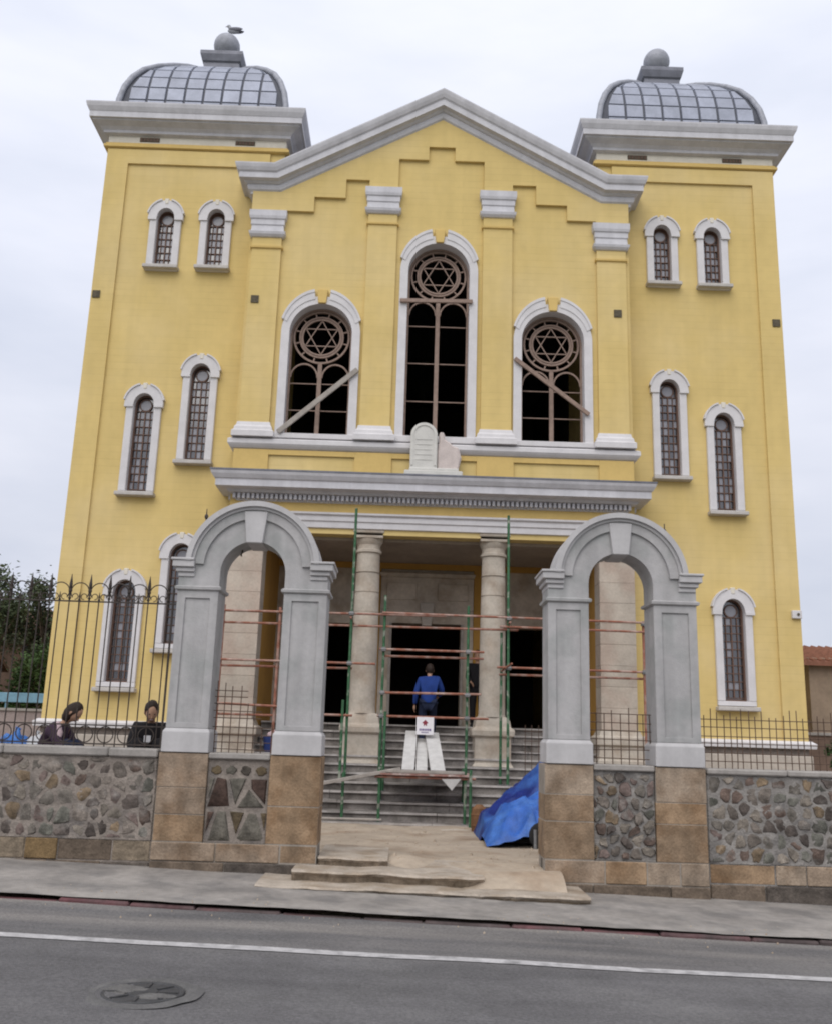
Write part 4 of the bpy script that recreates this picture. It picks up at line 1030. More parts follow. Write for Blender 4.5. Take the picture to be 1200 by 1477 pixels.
def meshfence(label, x0, x1, z0, ztop, hz, sp_, yy, seed):
    rnd = random.Random(seed)
    t = thing('bar_mesh_fence', label, 'fence', ((x0+x1)/2, yy, z0))
    x = x0+0.03; bars = []
    while x < x1-0.01:
        bars.append(x); x += sp_*rnd.uniform(0.8, 1.2)
    for x in bars:
        h = ztop(x)+rnd.uniform(-0.05, 0.05); ln = rnd.uniform(-0.008, 0.008)
        mb = MB().tube([(x, yy, z0), (x+ln, yy, h)], 0.0062, 5); obj('bar', mb, M['rebar'], t)
    for z in hz:
        xe = x1
        while ztop(xe-0.03) < z+0.01 and xe > x0+0.1: xe -= 0.03
        mb = MB().tube([(x0, yy-0.011, z+rnd.uniform(-0.008, 0.008)), (xe, yy-0.011, z+rnd.uniform(-0.008, 0.008))], 0.0055, 5); obj('cross_bar', mb, M['rebar'], t)
meshfence('rusty bar mesh fence standing on the right stone wall', 3.06, 7.5, 1.40, lambda x: 2.08, (1.50, 1.60, 1.72, 1.80, 1.90, 2.0), 0.082, -8.10, 3)
meshfence('rusty bar mesh filling the foot of the left gate arch, taller on its left', -2.78, -1.99, 1.42, lambda x: 2.25 if x < -2.4 else (1.98 if x < -2.2 else 1.75), (1.47, 1.55, 1.64, 1.73, 1.83, 1.92, 2.0, 2.08, 2.16), 0.105, -8.14, 4)
meshfence('rusty bar mesh filling the foot of the right gate arch', 1.72, 2.51, 1.42, lambda x: 2.06, (1.50, 1.60, 1.72, 1.82, 1.92, 2.02), 0.088, -8.14, 5)
meshfence('rusty bar mesh panel standing behind the tarpaulin heap before the porch steps', 1.58, 2.3, 0.2, lambda x: 1.92, (0.5, 0.8, 1.1, 1.3, 1.5, 1.68, 1.84), 0.10, -3.2, 6)

# ------------------------------------------------------------------ scaffold
S = thing('scaffold', 'green and red pipe scaffold standing on the porch steps in front of the columns', 'scaffold', (0, -1.5, 0.2))
def stepz(y):   # top of the stair below a given y
    return 1.945-0.156*max(0, math.ceil((0.72-y)/0.30)) if y < 0.72 else 1.945
def pole(x, y, z0, z1, lean=0.0, r=0.027, m='green_pole'):
    mb = MB().tube([(x, y, z0), (x+lean, y, z1)], r, 10); obj('pole', mb, M[m], S, smooth=R(40))
    if m == 'green_pole':
        mb = MB().box(x-0.06, y-0.06, z0-0.002, x+0.06, y+0.06, z0+0.012); obj('foot_plate', mb, M['steel'], S)
def ledger(x0, x1, y, z, m='red_pole', dz=0.0, r=0.023):
    mb = MB().tube([(x0, y, z), (x1, y, z+dz)], r, 10); obj('ledger', mb, M[m], S, smooth=R(40))
def coupler(x, y, z):
    mb = MB().box(x-0.045, y-0.05, z-0.04, x+0.045, y+0.05, z+0.04).tube([(x-0.06, y-0.05, z), (x+0.06, y-0.05, z)], 0.014, 6); obj('coupler', mb, M['steel'], S, bevel=0.01)
yA = -1.22
pole(-1.55, yA, max(0.2, stepz(yA)), 6.15); pole(-1.64, yA-0.05, max(0.2, stepz(yA-0.05)), 2.35)
pole(1.53, yA, stepz(yA), 6.10, -0.02); pole(1.40, yA+0.12, stepz(yA+0.12), 3.75)
pole(-0.90, yA, stepz(yA), 4.40); pole(0.74, yA+0.05, stepz(yA+0.05), 4.25); pole(-0.82, yA-0.25, stepz(yA-0.25), 2.15)
pole(4.18, yA, 1.10, 4.05, m='red_pole'); pole(-4.05, yA, 1.10, 4.12, m='red_pole'); pole(-2.95, yA, stepz(yA), 4.1, m='red_pole')
for a, b, y, z, dz in ((-4.3, 0.3, yA-0.05, 4.00, 0.02), (-0.95, 4.32, yA-0.06, 4.05, -0.04), (-4.3, 1.72, yA+0.05, 3.78, 0.02), (1.35, 4.3, yA-0.05, 3.85, -0.02),
                       (-4.3, -1.05, yA-0.05, 3.05, 0.0), (-4.3, -1.5, yA+0.06, 2.94, 0.02), (-0.98, 1.05, yA-0.05, 3.34, 0.0), (-0.9, 1.05, yA+0.06, 3.22, 0.0),
                       (1.3, 4.25, yA-0.05, 3.06, -0.01), (1.35, 4.25, yA+0.06, 2.93, 0.0), (-0.95, 1.0, yA-0.05, 2.51, 0.02), (-2.6, -1.45, yA-0.05, 2.06, 0.0), (-0.98, 1.15, yA-0.05, 2.07, 0.0), (-4.2, -2.9, yA-0.05, 2.22, -0.03), (-4.2, -2.9, yA+0.05, 2.02, 0.0)):
    ledger(a, b, y, z, 'red_pole', dz)
for x in (-1.55, 1.53):
    for z in (4.02, 3.05): coupler(x, yA-0.03, z)
for x, z in ((-0.90, 3.34), (0.74, 3.34), (-0.90, 2.51), (0.74, 2.51), (-0.90, 2.07), (0.74, 2.07), (4.18, 3.99), (4.18, 3.05)): coupler(x, yA-0.03, z)
for x in (-1.55, 1.53):   # short transoms back to the columns
    mb = MB().tube([(x, yA-0.25, 3.92), (x, -0.1, 3.92)], 0.022, 8); obj('transom', mb, M['red_pole'], S, smooth=R(40))
mb = MB().tube([(1.40, yA+0.1, 3.0), (1.56, yA-0.3, 3.12)], 0.02, 8); obj('transom', mb, M['red_pole'], S, smooth=R(40))
# low platform
for x, y in ((-0.86, -2.55), (0.64, -2.55), (0.72, -2.75), (-0.86, -1.75), (0.66, -1.75), (-1.5, -2.5)):
    pole(x, y, max(0.17, stepz(y)), 1.16 if x > -1.4 else 1.05, r=0.026)
ledger(-0.95, 0.82, -2.58, 1.0); ledger(-0.95, 0.82, -1.72, 1.0)
ledger(-2.2, -0.8, -2.56, 0.27, 'plank'); ledger(-1.6, 0.2, -2.52, 0.60, 'plank', 0.04) if False else None
for i, yy in enumerate((-2.55, -2.34, -2.13, -1.92, -1.74)):
    mb = MB().box(-0.88+random.uniform(-0.05, 0.05), yy-0.1, 1.03+0.012*(i % 2), 0.72+random.uniform(-0.05, 0.08), yy+0.095, 1.065+0.012*(i % 2)); obj('deck_board', mb, M['deck'], S, bevel=0.004)
# loose boards ramped up from the platform
defs = [((-0.37, -2.5, 1.12), (-0.31, -1.0, 1.80), 0.22, 'leftmost of the three white boards ramped up from the low platform'),
        ((-0.13, -2.45, 1.115), (-0.10, -1.05, 1.66), 0.20, 'middle and shortest of the three white boards ramped up from the low platform'),
        ((0.16, -2.5, 1.12), (0.08, -1.0, 1.78), 0.26, 'rightmost and widest of the three white boards ramped up from the low platform')]
for p0, p1, w_, lab in defs:
    mb = MB().bar(p0, p1, w_, 0.03); solo('white_board', mb, M['white_plank'], lab, 'board', p0, 'white boards on the scaffold platform', bevel=0.005)
mb = MB().bar((-2.05, -2.75, 0.82), (-0.5, -2.55, 1.14), 0.09, 0.06); solo('timber', mb, M['plank'], 'pale timber leaning onto the left end of the low scaffold platform', 'timber', (-1.3, -2.65, 0.98), bevel=0.006)
mb = MB().bar((-0.75, -2.62, 1.098), (0.62, -2.60, 1.098), 0.07, 0.05); solo('timber', mb, M['plank'], 'thin timber lying along the front edge of the low scaffold platform', 'timber', (0, -2.61, 1.1), bevel=0.006)
mb = MB().add([(0.22, -2.665, 0.99), (0.56, -2.665, 1.0), (0.40, -2.66, 0.80), (0.22, -2.655, 0.99), (0.56, -2.655, 1.0), (0.40, -2.65, 0.80)], [(0,1,2), (5,4,3), (0,3,4,1), (1,4,5,2), (2,5,3,0)])
solo('rag', mb, M['white_plank'], 'pale pointed scrap of sheet hanging below the platform edge', 'sheet', (0.4, -2.66, 0.95))
mb = MB().blob((0.45, -3.3, 0.18), 0.28, 0.12, 0.035, 18, 8, 0.2, seed=2); solo('flat_stone', mb, M['plinth'], 'flat pale slab lying on the dirt before the steps', 'stone', (0.45, -3.3, 0.18), smooth=R(40))
# notice
N_ = thing('notice_sign', 'white notice with a dark red symbol and violet print hung from the scaffold pipe', 'sign', (-0.06, yA-0.09, 1.9))
mb = MB().box(-0.225, yA-0.105, 1.74, 0.105, yA-0.09, 2.07); obj('board', mb, M['sign'], N_, bevel=0.004)
mb = MB().prism([(-0.12, 1.96), (-0.06, 2.02), (0.0, 1.96), (-0.03, 1.95), (-0.03, 1.90), (-0.06, 1.93), (-0.09, 1.90), (-0.09, 1.95)], yA-0.108, yA-0.1055); obj('symbol', mb, M['sign_red'], N_)
mb = MB()
xx = -0.17; rl = random.Random(4)
while xx < 0.04:
    w_ = rl.uniform(0.018, 0.036); mb.box(xx, yA-0.108, 1.815, xx+w_, yA-0.1055, 1.855); xx += w_+0.009
xx = -0.13
while xx < 0.0:
    w_ = rl.uniform(0.012, 0.022); mb.box(xx, yA-0.108, 1.775, xx+w_, yA-0.1055, 1.795); xx += w_+0.007
obj('print', mb, M['sign_blue'], N_, kind='stuff')

# ------------------------------------------------------------------ tarpaulins, drum, bags
def heap(name, xa, xb, ya, yb_, hf, m, label, seed, loc):
    mb = MB(); nx, ny = 80, 48; v = []; f = []
    for j in range(ny+1):
        for i in range(nx+1):
            u, q = i/nx, j/ny
            x = xa+(xb-xa)*u; y = ya+(yb_-ya)*q
            z = hf(u, q)
            n1 = mnoise.noise(Vector((x*2.2+seed, y*1.6, 0.5))); n2 = 1-abs(mnoise.noise(Vector((x*3.1-y*1.5+seed, y*2.4+x, 2.5))))*2
            a = min(1, 6*min(u, 1-u, q+0.05, 1-q+0.05))
            n3 = 1-abs(mnoise.noise(Vector((x*6.5+y*2+seed, y*3.2, 7.5))))*2
            v.append((x+0.07*n1*a+0.03*n3*a, y+0.05*n2*a, max(0.19, z+a*(0.05*n1+0.085*n2+0.06*n3)-0.03*a)))
    for j in range(ny):
        for i in range(nx): f.append((j*(nx+1)+i, j*(nx+1)+i+1, (j+1)*(nx+1)+i+1, (j+1)*(nx+1)+i))
    mb.add(v, f)
    return solo(name, mb, m, label, 'tarpaulin', loc, 'blue tarpaulins by the right gate pier', smooth=R(50))
def hump(u, q, x_left=0.0):
    pass
def pl(x, pts):
    for (xa, za), (xb, zb) in zip(pts[:-1], pts[1:]):
        if x <= xb: return za+(zb-za)*max(0, (x-xa)/(xb-xa))
    return pts[-1][1]
def rear(u, q):
    x = 0.72+(2.85-0.72)*u
    return 0.2+pl(x, [(0.72, 0.0), (0.80, 0.35), (1.1, 0.54), (1.5, 0.86), (1.95, 1.40), (2.15, 1.38), (2.45, 1.08), (2.85, 0.0)])*math.sin(PI*min(1, max(0, 0.10+q*0.8)))**0.6
def front(u, q):
    x = 0.74+(2.4-0.74)*u
    top = pl(x, [(0.74, 0.06), (0.85, 0.26), (1.05, 0.47), (1.3, 0.58), (1.7, 0.60), (2.1, 0.4), (2.4, 0.1)])
    return 0.21+0.20*max(0, min(1, (x-0.9)/0.6))*max(0, 1-q*3)+top*min(1.0, q/0.5)**0.7*(1 if q < 0.75 else 1-(q-0.75)*1.2)
heap('blue_tarpaulin', 0.72, 2.85, -4.9, -3.5, rear, M['tarp_shaded'], 'blue tarpaulin with shade in its colour, draped over the rear, higher part of the heap', 3.0, (1.8, -4.3, 0.2))
heap('blue_tarpaulin', 0.74, 2.4, -5.8, -4.7, front, M['tarp'], 'bright blue tarpaulin lying over the front of the heap beside the right gate pier', 9.0, (1.5, -5.2, 0.2))
ct = thing('hand_cart', 'dark hand cart mostly hidden under the blue tarpaulin', 'cart', (1.55, -5.5, 0.2))
mb = MB().box(1.05, -5.55, 0.24, 2.2, -4.9, 0.30); obj('tray', mb, M['rubber'], ct, bevel=0.01)
mb = MB().tube([(1.42, -5.86, 0.20), (1.42, -5.83, 0.46)], 0.026, 8); obj('leg', mb, M['steel'], ct)
for wx in (1.52, 2.1):
    mb = MB().lathe([(0.06, -0.03), (0.16, -0.03), (0.185, -0.015), (0.185, 0.015), (0.16, 0.03), (0.06, 0.03)], (0, 0, 0), 20)
    mb.v = [(wx+x_, -5.79+z_, 0.375+y_) for x_, y_, z_ in mb.v]; wh = obj('wheel', mb, M['rubber'], ct, smooth=R(40))
    mb = MB().lathe([(0.001, -0.035), (0.062, -0.035), (0.062, 0.035), (0.001, 0.035)], (0, 0, 0), 14); mb.v = [(wx+x_, -5.79+z_, 0.375+y_) for x_, y_, z_ in mb.v]; obj('hub', mb, M['steel'], wh)
mb = MB().lathe([(0.10, 0.0), (0.125, 0.02), (0.135, 0.16), (0.135, 0.28), (0.12, 0.40), (0.07, 0.44), (0.05, 0.46)], (0.82, -3.45, 0.17), 20)
mb.lathe([(0.137, 0.12), (0.142, 0.13), (0.137, 0.14)], (0.82, -3.45, 0.17), 20).lathe([(0.137, 0.29), (0.142, 0.30), (0.137, 0.31)], (0.82, -3.45, 0.17), 20)
solo('rusty_drum', mb, M['rust'], 'small rusty brown drum at the left end of the blue tarpaulin heap', 'drum', (0.82, -3.45, 0.17), smooth=R(40))
bk = thing('blue_drum', 'navy plastic tub on the porch steps seen through the left gate arch', 'tub', (-3.05, -0.35, 1.49))
zq = stepz(-0.35)
mb = MB().lathe([(0.15, 0.0), (0.17, 0.03), (0.19, 0.26), (0.20, 0.28), (0.20, 0.31), (0.17, 0.31), (0.16, 0.2), (0.15, 0.05)], (-3.05, -0.35, zq), 22); obj('tub', mb, M['blue_drum'], bk, smooth=R(40))
mb = MB().blob((-3.04, -0.35, zq+0.30), 0.14, 0.13, 0.12, 16, 10, 0.25, seed=8); obj('contents', mb, M['pink_cloth'], bk, smooth=R(50))
def bag(c, rx, ry, rz, m, label, seed, cat='bag'):
    mb = MB().blob(c, rx, ry, rz, 22, 14, 0.28, seed=seed, squash=-rz*0.75)
    mb.tube([(c[0], c[1], c[2]+rz*0.75), (c[0]+0.01, c[1], c[2]+rz*1.05), (c[0]+0.03, c[1], c[2]+rz*1.25)], [rx*0.3, rx*0.12, rx*0.22], 10)
    solo(cat, mb, m, label, 'bag', (c[0], c[1], c[2]-rz*0.75), 'bags behind the left stone wall', smooth=R(55))
bag((-5.36, -7.55, 1.37), 0.18, 0.15, 0.22, M['bag_blue'], 'bright blue plastic bag behind the wall, at the left edge of the photo', 1)
bag((-5.12, -7.50, 1.36), 0.11, 0.12, 0.2, M['bag_white'], 'whitish plastic bag between the blue bag and the person in purple', 2)

# ------------------------------------------------------------------ people
def skin_mesh(name, verts, edges, radii, m, parent, sub=2, root=0):
    base = Vector(root_of(parent).location)
    me = bpy.data.meshes.new(name+'_tmp'); me.from_pydata([Vector(p) for p in verts], edges, []); me.update()
    ob = bpy.data.objects.new(name+'_tmp', me); col.objects.link(ob)
    ob.modifiers.new('skin', 'SKIN')
    for i, r in enumerate(radii):
        d = me.skin_vertices[0].data[i]; d.radius = r if isinstance(r, tuple) else (r, r); d.use_root = (i == root)
    ss = ob.modifiers.new('sub', 'SUBSURF'); ss.levels = sub; ss.render_levels = sub
    bpy.context.view_layer.update()
    dg = bpy.context.evaluated_depsgraph_get()
    out = bpy.data.meshes.new_from_object(ob.evaluated_get(dg)); out.name = name
    out.transform(Matrix.Translation(-base)); out.materials.clear(); out.materials.append(m)
    out.polygons.foreach_set('use_smooth', [True]*len(out.polygons))
    bpy.data.objects.remove(ob); bpy.data.meshes.remove(me)
    o = bpy.data.objects.new(name, out); col.objects.link(o); o.parent = parent
    return o
def head(P, c, fwd, up, parent, hair_long=False, hair=True, sc=1.0):
    # c: centre of the skull; builds a face on the body's head
    c = Vector(c); f = Vector(fwd).normalized(); u = Vector(up).normalized(); u = (u-f*u.dot(f)).normalized(); r = f.cross(u)
    def W(a, b, d): return c+(r*a+f*b+u*d)*sc
    def ell(cc, rr, m, name, rough=0, cut=None, nu=18, nv=12):
        mb = MB(); v = []; fc = []
        for j in range(nv+1):
            ph = PI*j/nv
            for i in range(nu):
                t_ = 2*PI*i/nu; d = (math.sin(ph)*math.cos(t_), math.sin(ph)*math.sin(t_), math.cos(ph))
                k = 1+rough*mnoise.noise(Vector(d)*3)
                a, b, e_ = cc[0]+d[0]*rr[0]*k, cc[1]+d[1]*rr[1]*k, cc[2]+d[2]*rr[2]*k
                if cut: a, b, e_ = cut(a, b, e_)
                v.append(W(a, b, e_))
        for j in range(nv):
            for i in range(nu): fc.append((j*nu+i, (j+1)*nu+i, (j+1)*nu+(i+1) % nu, j*nu+(i+1) % nu))
        mb.add(v, fc); return obj(name, mb, m, parent, smooth=R(60), weld=True)
    def face(a, b, e_):
        if e_ < -0.03: k = 1-min(0.35, (-0.03-e_)*3.2); a *= k; b = b*k+0.012
        return a, b, e_
    hd = ell((0, 0, 0), (0.077, 0.098, 0.122), M['skin'], 'head', cut=face)
    mb = MB()
    mb.add([W(0.016, 0.094, -0.03), W(-0.016, 0.094, -0.03), W(0, 0.122, -0.028), W(0, 0.094, 0.018), W(0, 0.1, -0.04)], [(0,2,3), (2,1,3), (0,4,2), (4,1,2)])
    obj('nose', mb, M['skin'], hd)
    for sg in (-1, 1):
        ell((sg*0.079, -0.005, -0.008), (0.012, 0.022, 0.032), M['skin'], 'ear', nu=10, nv=8)
        ell((sg*0.03, 0.086, 0.012), (0.012, 0.01, 0.008), M['eye'], 'eye', nu=8, nv=6)
    ell((0, 0.089, -0.062), (0.024, 0.008, 0.007), M['pink_cloth'], 'mouth', nu=10, nv=6)
    if hair:
        def hc(a, b, e_):
            if b > 0.045: b = 0.045+(b-0.045)*0.45; e_ = max(e_, 0.055+0.0*a)
            if not hair_long: e_ = max(e_, -0.06)
            return a, b, e_
        ell((0, -0.012, 0.022 if not hair_long else -0.015), (0.09, 0.108, 0.118 if not hair_long else 0.155), M['hair'], 'hair', 0.10, hc)
def hand(w, d, side, parent, sc=1.0, curl=0.6):
    # wrist w, pointing along d; palm and five tapering fingers with bends
    w = Vector(w); d = Vector(d).normalized(); s_ = Vector(side); s_ = (s_-d*s_.dot(d)).normalized(); n = d.cross(s_)
    vs = [w-d*0.01, w+d*0.03*sc, w+d*0.075*sc]; es = [(0, 1), (1, 2)]; rs = [(0.022*sc, 0.018*sc), (0.03*sc, 0.017*sc), (0.036*sc, 0.015*sc)]
    for k, (off, ln) in enumerate(((-0.028, 0.068), (-0.010, 0.078), (0.010, 0.073), (0.027, 0.056))):
        b0 = w+d*0.08*sc+s_*off*sc; i0 = len(vs)
        p = b0; ang = 0.15*curl
        vs.append(p); rs.append(0.0095*sc); es.append((2, i0))
        for q in range(3):
            dd = d*math.cos(ang)+n*math.sin(ang); p = p+dd*(ln/3)*sc; vs.append(p); rs.append((0.009-0.001*q)*sc); es.append((len(vs)-2, len(vs)-1)); ang += 0.45*curl
    i0 = len(vs); p = w+d*0.03*sc-s_*0.03*sc
    vs.append(p); rs.append(0.012*sc); es.append((1, i0))
    for q in range(2):
        p = p+(d*0.8-s_*0.5+n*0.3).normalized()*0.03*sc; vs.append(p); rs.append(0.010*sc); es.append((len(vs)-2, len(vs)-1))
    return skin_mesh('hand', vs, es, rs, M['skin'], parent, 1, 1)
def figure(label, loc, J, jm, tm, fwd, headfwd, cat='person', hair_long=False, coat=None, rad=1.0):
    """J: joints in local metres; jm jacket, tm trousers."""
    P = thing('person', label, cat, loc)
    L0 = Vector(loc)
    def G(k): return L0+Vector(J[k])
    # one continuous body
    names = ['pelvis', 'waist', 'chest', 'neck', 'skull', 'shl', 'ell', 'wrl', 'shr', 'elr', 'wrr', 'hipl', 'knl', 'anl', 'tol', 'hipr', 'knr', 'anr', 'tor']
    idx = {k: i for i, k in enumerate(names)}
    E_ = [('pelvis', 'waist'), ('waist', 'chest'), ('chest', 'neck'), ('neck', 'skull'), ('chest', 'shl'), ('shl', 'ell'), ('ell', 'wrl'), ('chest', 'shr'), ('shr', 'elr'), ('elr', 'wrr'),
          ('pelvis', 'hipl'), ('hipl', 'knl'), ('knl', 'anl'), ('anl', 'tol'), ('pelvis', 'hipr'), ('hipr', 'knr'), ('knr', 'anr'), ('anr', 'tor')]
    rb = dict(pelvis=.11, waist=.10, chest=.085, neck=.045, skull=.07, shl=.055, ell=.038, wrl=.025, shr=.055, elr=.038, wrr=.025, hipl=.08, knl=.052, anl=.035, tol=.03, hipr=.08, knr=.052, anr=.035, tor=.03)
    skin_mesh('body', [G(k) for k in names], [(idx[a], idx[b]) for a, b in E_], [rb[k] for k in names], M['skin'], P)
    jn = ['waist', 'chest', 'shl', 'ell', 'wrl', 'shr', 'elr', 'wrr', 'hem', 'neckb']
    pos = {k: G(k) for k in jn if k in J}
    pos['hem'] = G('pelvis')-(G('waist')-G('pelvis'))*0.15; pos['neckb'] = G('chest').lerp(G('neck'), 0.75)
    pos['wrl'] = G('ell').lerp(G('wrl'), 0.95); pos['wrr'] = G('elr').lerp(G('wrr'), 0.95)
    je = [('hem', 'waist'), ('waist', 'chest'), ('chest', 'shl'), ('shl', 'ell'), ('ell', 'wrl'), ('chest', 'shr'), ('shr', 'elr'), ('elr', 'wrr'), ('chest', 'neckb')]
    jr = dict(hem=(.175*rad, .15*rad), waist=(.165*rad, .145*rad), chest=(.175*rad, .15*rad), shl=.085*rad, ell=.063*rad, wrl=.047, shr=.085*rad, elr=.063*rad, wrr=.047, neckb=.085)
    ji = {k: i for i, k in enumerate(jn)}
    skin_mesh('jacket', [pos[k] for k in jn], [(ji[a], ji[b]) for a, b in je], [jr[k] for k in jn], jm, P, 2, 0)
    tn = ['pelvis', 'hipl', 'knl', 'anl', 'hipr', 'knr', 'anr']
    te = [('pelvis', 'hipl'), ('hipl', 'knl'), ('knl', 'anl'), ('pelvis', 'hipr'), ('hipr', 'knr'), ('knr', 'anr')]
    ti = {k: i for i, k in enumerate(tn)}; tr = dict(pelvis=.14, hipl=.105, knl=.078, anl=.06, hipr=.105, knr=.078, anr=.06)
    skin_mesh('trousers', [G(k) for k in tn], [(ti[a], ti[b]) for a, b in te], [tr[k] for k in tn], tm, P)
    for a, t_ in (('anl', 'tol'), ('anr', 'tor')):
        p, q = G(a), G(t_); d = (q-p); d.z = 0; d.normalize()
        zz = min(p.z, q.z)
        mb = MB().tube([Vector((p.x, p.y, zz+0.02))-d*0.07, Vector((p.x, p.y, zz+0.025)), Vector((q.x, q.y, zz+0.015)), Vector((q.x, q.y, zz+0.005))+d*0.05], [0.035, 0.05, 0.045, 0.022], 10); obj('shoe', mb, M['rubber'], P, smooth=R(60))
    for a, b in (('ell', 'wrl'), ('elr', 'wrr')):
        d = G(b)-G(a); hand(G(b), d, Vector(fwd)*(1), P)
    head(P, G('skull')+Vector((0, 0, 0.02)), headfwd, (0, 0, 1), P, hair_long)
    return P
# man in blue climbing the steps, back to the street
zf = stepz(-0.05)
J = dict(pelvis=(0, 0, 0.93), waist=(0, 0.0, 1.06), chest=(0.015, 0.06, 1.29), neck=(0.02, 0.10, 1.45), skull=(0.025, 0.15, 1.56), shl=(-0.17, 0.06, 1.37), ell=(-0.25, 0.0, 1.10), wrl=(-0.27, 0.07, 0.86),
         shr=(0.195, 0.06, 1.39), elr=(0.29, 0.10, 1.15), wrr=(0.22, 0.30, 1.06), hipl=(-0.10, 0, 0.88), knl=(-0.11, 0.06, 0.49), anl=(-0.11, -0.02, 0.08), tol=(-0.13, 0.13, 0.03),
         hipr=(0.10, 0, 0.88), knr=(0.11, 0.20, 0.60), anr=(0.11, 0.20, 0.236), tor=(0.12, 0.34, 0.19))
figure('man in a royal blue jacket walking up the porch steps, seen from behind', (0.02, -0.03, zf), J, M['blue_cloth'], M['navy_cloth'], (0, 1, 0), (0, 1, -0.05))
J2 = dict(pelvis=(0, 0, 0.90), waist=(0, 0.0, 1.03), chest=(0, 0.02, 1.27), neck=(0, 0.02, 1.44), skull=(0, 0.0, 1.56), shl=(-0.17, 0.02, 1.36), ell=(-0.22, 0.0, 1.09), wrl=(-0.15, -0.16, 0.98),
          shr=(0.17, 0.02, 1.36), elr=(0.22, 0.0, 1.09), wrr=(0.15, -0.16, 1.02), hipl=(-0.09, 0, 0.86), knl=(-0.10, -0.02, 0.47), anl=(-0.10, 0.0, 0.07), tol=(-0.12, -0.14, 0.03),
          hipr=(0.09, 0, 0.86), knr=(0.10, -0.02, 0.47), anr=(0.10, 0.0, 0.07), tor=(0.12, -0.14, 0.03))
figure('person in dark clothes standing in the shade beside the right door jamb', (1.16, 1.75, 1.945), J2, M['black_cloth'], M['black_cloth'], (0, -1, 0), (-0.3, -1, 0))
def seated(sg, lean, fwd):
    f = Vector(fwd).normalized(); r = Vector((f.y, -f.x, 0))
    def q(a, b, c): v_ = r*a+f*b; return (v_.x, v_.y, c)
    return dict(pelvis=q(0, 0, 0.13), waist=q(0, 0.04*lean, 0.26), chest=q(0, 0.16*lean, 0.47), neck=q(0, 0.25*lean, 0.62), skull=q(0, 0.35*lean, 0.71), shl=q(-0.17, 0.18*lean, 0.53), ell=q(-0.21, 0.30*lean, 0.30), wrl=q(-0.10, 0.44, 0.26),
                shr=q(0.17, 0.18*lean, 0.53), elr=q(0.21, 0.30*lean, 0.30), wrr=q(0.10, 0.44, 0.26), hipl=q(-0.09, 0.02, 0.12), knl=q(-0.13, 0.38, 0.38), anl=q(-0.10, 0.50, 0.07), tol=q(-0.10, 0.62, 0.03),
                hipr=q(0.09, 0.02, 0.12), knr=q(0.13, 0.38, 0.38), anr=q(0.10, 0.50, 0.07), tor=q(0.10, 0.62, 0.03))
P1 = figure('dark haired person in a purple jacket bending forward behind the left wall', (-4.99, -7.55, 1.12), seated(1, 1.0, (0.97, -0.12, 0)), M['purple_cloth'], M['navy_cloth'], (1, 0, 0), (0.7, -0.1, -0.7), hair_long=True)
mb = MB().tube([Vector((-4.80, -7.70, 1.72)), Vector((-4.74, -7.77, 1.60)), Vector((-4.78, -7.77, 1.38))], [0.035, 0.045, 0.04], 8); obj('pink_scarf', mb, M['pink_cloth'], P1, smooth=R(60))
P2 = figure('person in a bulky black coat sitting behind the wall by the left gate arch', (-3.68, -7.45, 1.16), seated(1, 0.75, (0.15, -1, 0)), M['black_cloth'], M['black_cloth'], (0, -1, 0), (0.3, -0.8, -0.5), rad=1.22)
mb = MB().box(-3.64, -7.97, 1.52, -3.56, -7.958, 1.60); o = obj('paper', mb, M['white_cloth'], P2)

# ------------------------------------------------------------------ surroundings
def leaf_cloud(mb, c, rx, ry, rz, n, size, rnd, clumps=18, hollow=0.35):
    cl = []
    for _ in range(clumps):
        d = Vector((rnd.gauss(0, 1), rnd.gauss(0, 1), rnd.gauss(0, 1))).normalized()*rnd.uniform(hollow, 1.0)
        cl.append(Vector((d.x*rx, d.y*ry, d.z*rz)))
    for _ in range(n):
        k = rnd.choice(cl); s_ = 0.24
        p = Vector(c)+k+Vector((rnd.gauss(0, s_*rx*0.6), rnd.gauss(0, s_*ry*0.6), rnd.gauss(0, s_*rz*0.6)))
        a = Vector((rnd.gauss(0, 1), rnd.gauss(0, 1), rnd.gauss(0, 0.7))).normalized(); b = a.orthogonal().normalized(); b = (Matrix.Rotation(rnd.uniform(0, 6.28), 3, a) @ b)
        l = size*rnd.uniform(0.6, 1.3)
        mb.add([p-a*l, p+b*l*0.4, p+a*l, p-b*l*0.4], [(0, 1, 2, 3)])
    return cl
def tree(x, y, h, rad, label, seed, lm, n, size, tr=0.14, crown0=0.45, z0=1.0):
    rnd = random.Random(seed)
    t = thing('tree', label, 'tree', (x, y, z0), 'trees beyond the left tower')
    c = Vector((x, y, z0+h*(crown0+1)/2)); rz = h*(1-crown0)/2
    mb = MB(); cl = leaf_cloud(mb, c, rad, rad, rz, n, size, rnd, 26)
    obj('crown', mb, lm, t)
    mb = MB()
    mb.tube([(x, y, z0-0.2), (x+0.1, y, z0+h*0.25), (x, y+0.1, z0+h*0.6), (x+0.1, y, z0+h*0.9)], [tr, tr*0.8, tr*0.5, tr*0.15], 8)
    for k in cl:
        e = c+k; b = Vector((x, y, z0+h*rnd.uniform(0.3, 0.6))); mid = b.lerp(e, 0.5)+Vector((0, 0, -0.1))
        mb.tube([b, mid, e], [tr*0.35, tr*0.22, tr*0.08], 5)
    obj('trunk', mb, M['bark'], t, smooth=R(50))
tree(-15.6, 15.0, 6.2, 1.5, 'thin dark tree whose airy crown is cut by the left edge of the photo', 1, M['leaf'][1], 5200, 0.095)
tree(-13.9, 16.5, 6.1, 1.3, 'thin dark tree with an airy crown nearest the left tower', 2, M['leaf'][1], 5000, 0.095)
tree(-17.6, 19.0, 7.2, 1.8, 'dark tree standing farther left beyond the iron fence', 3, M['leaf'][1], 5200, 0.10)
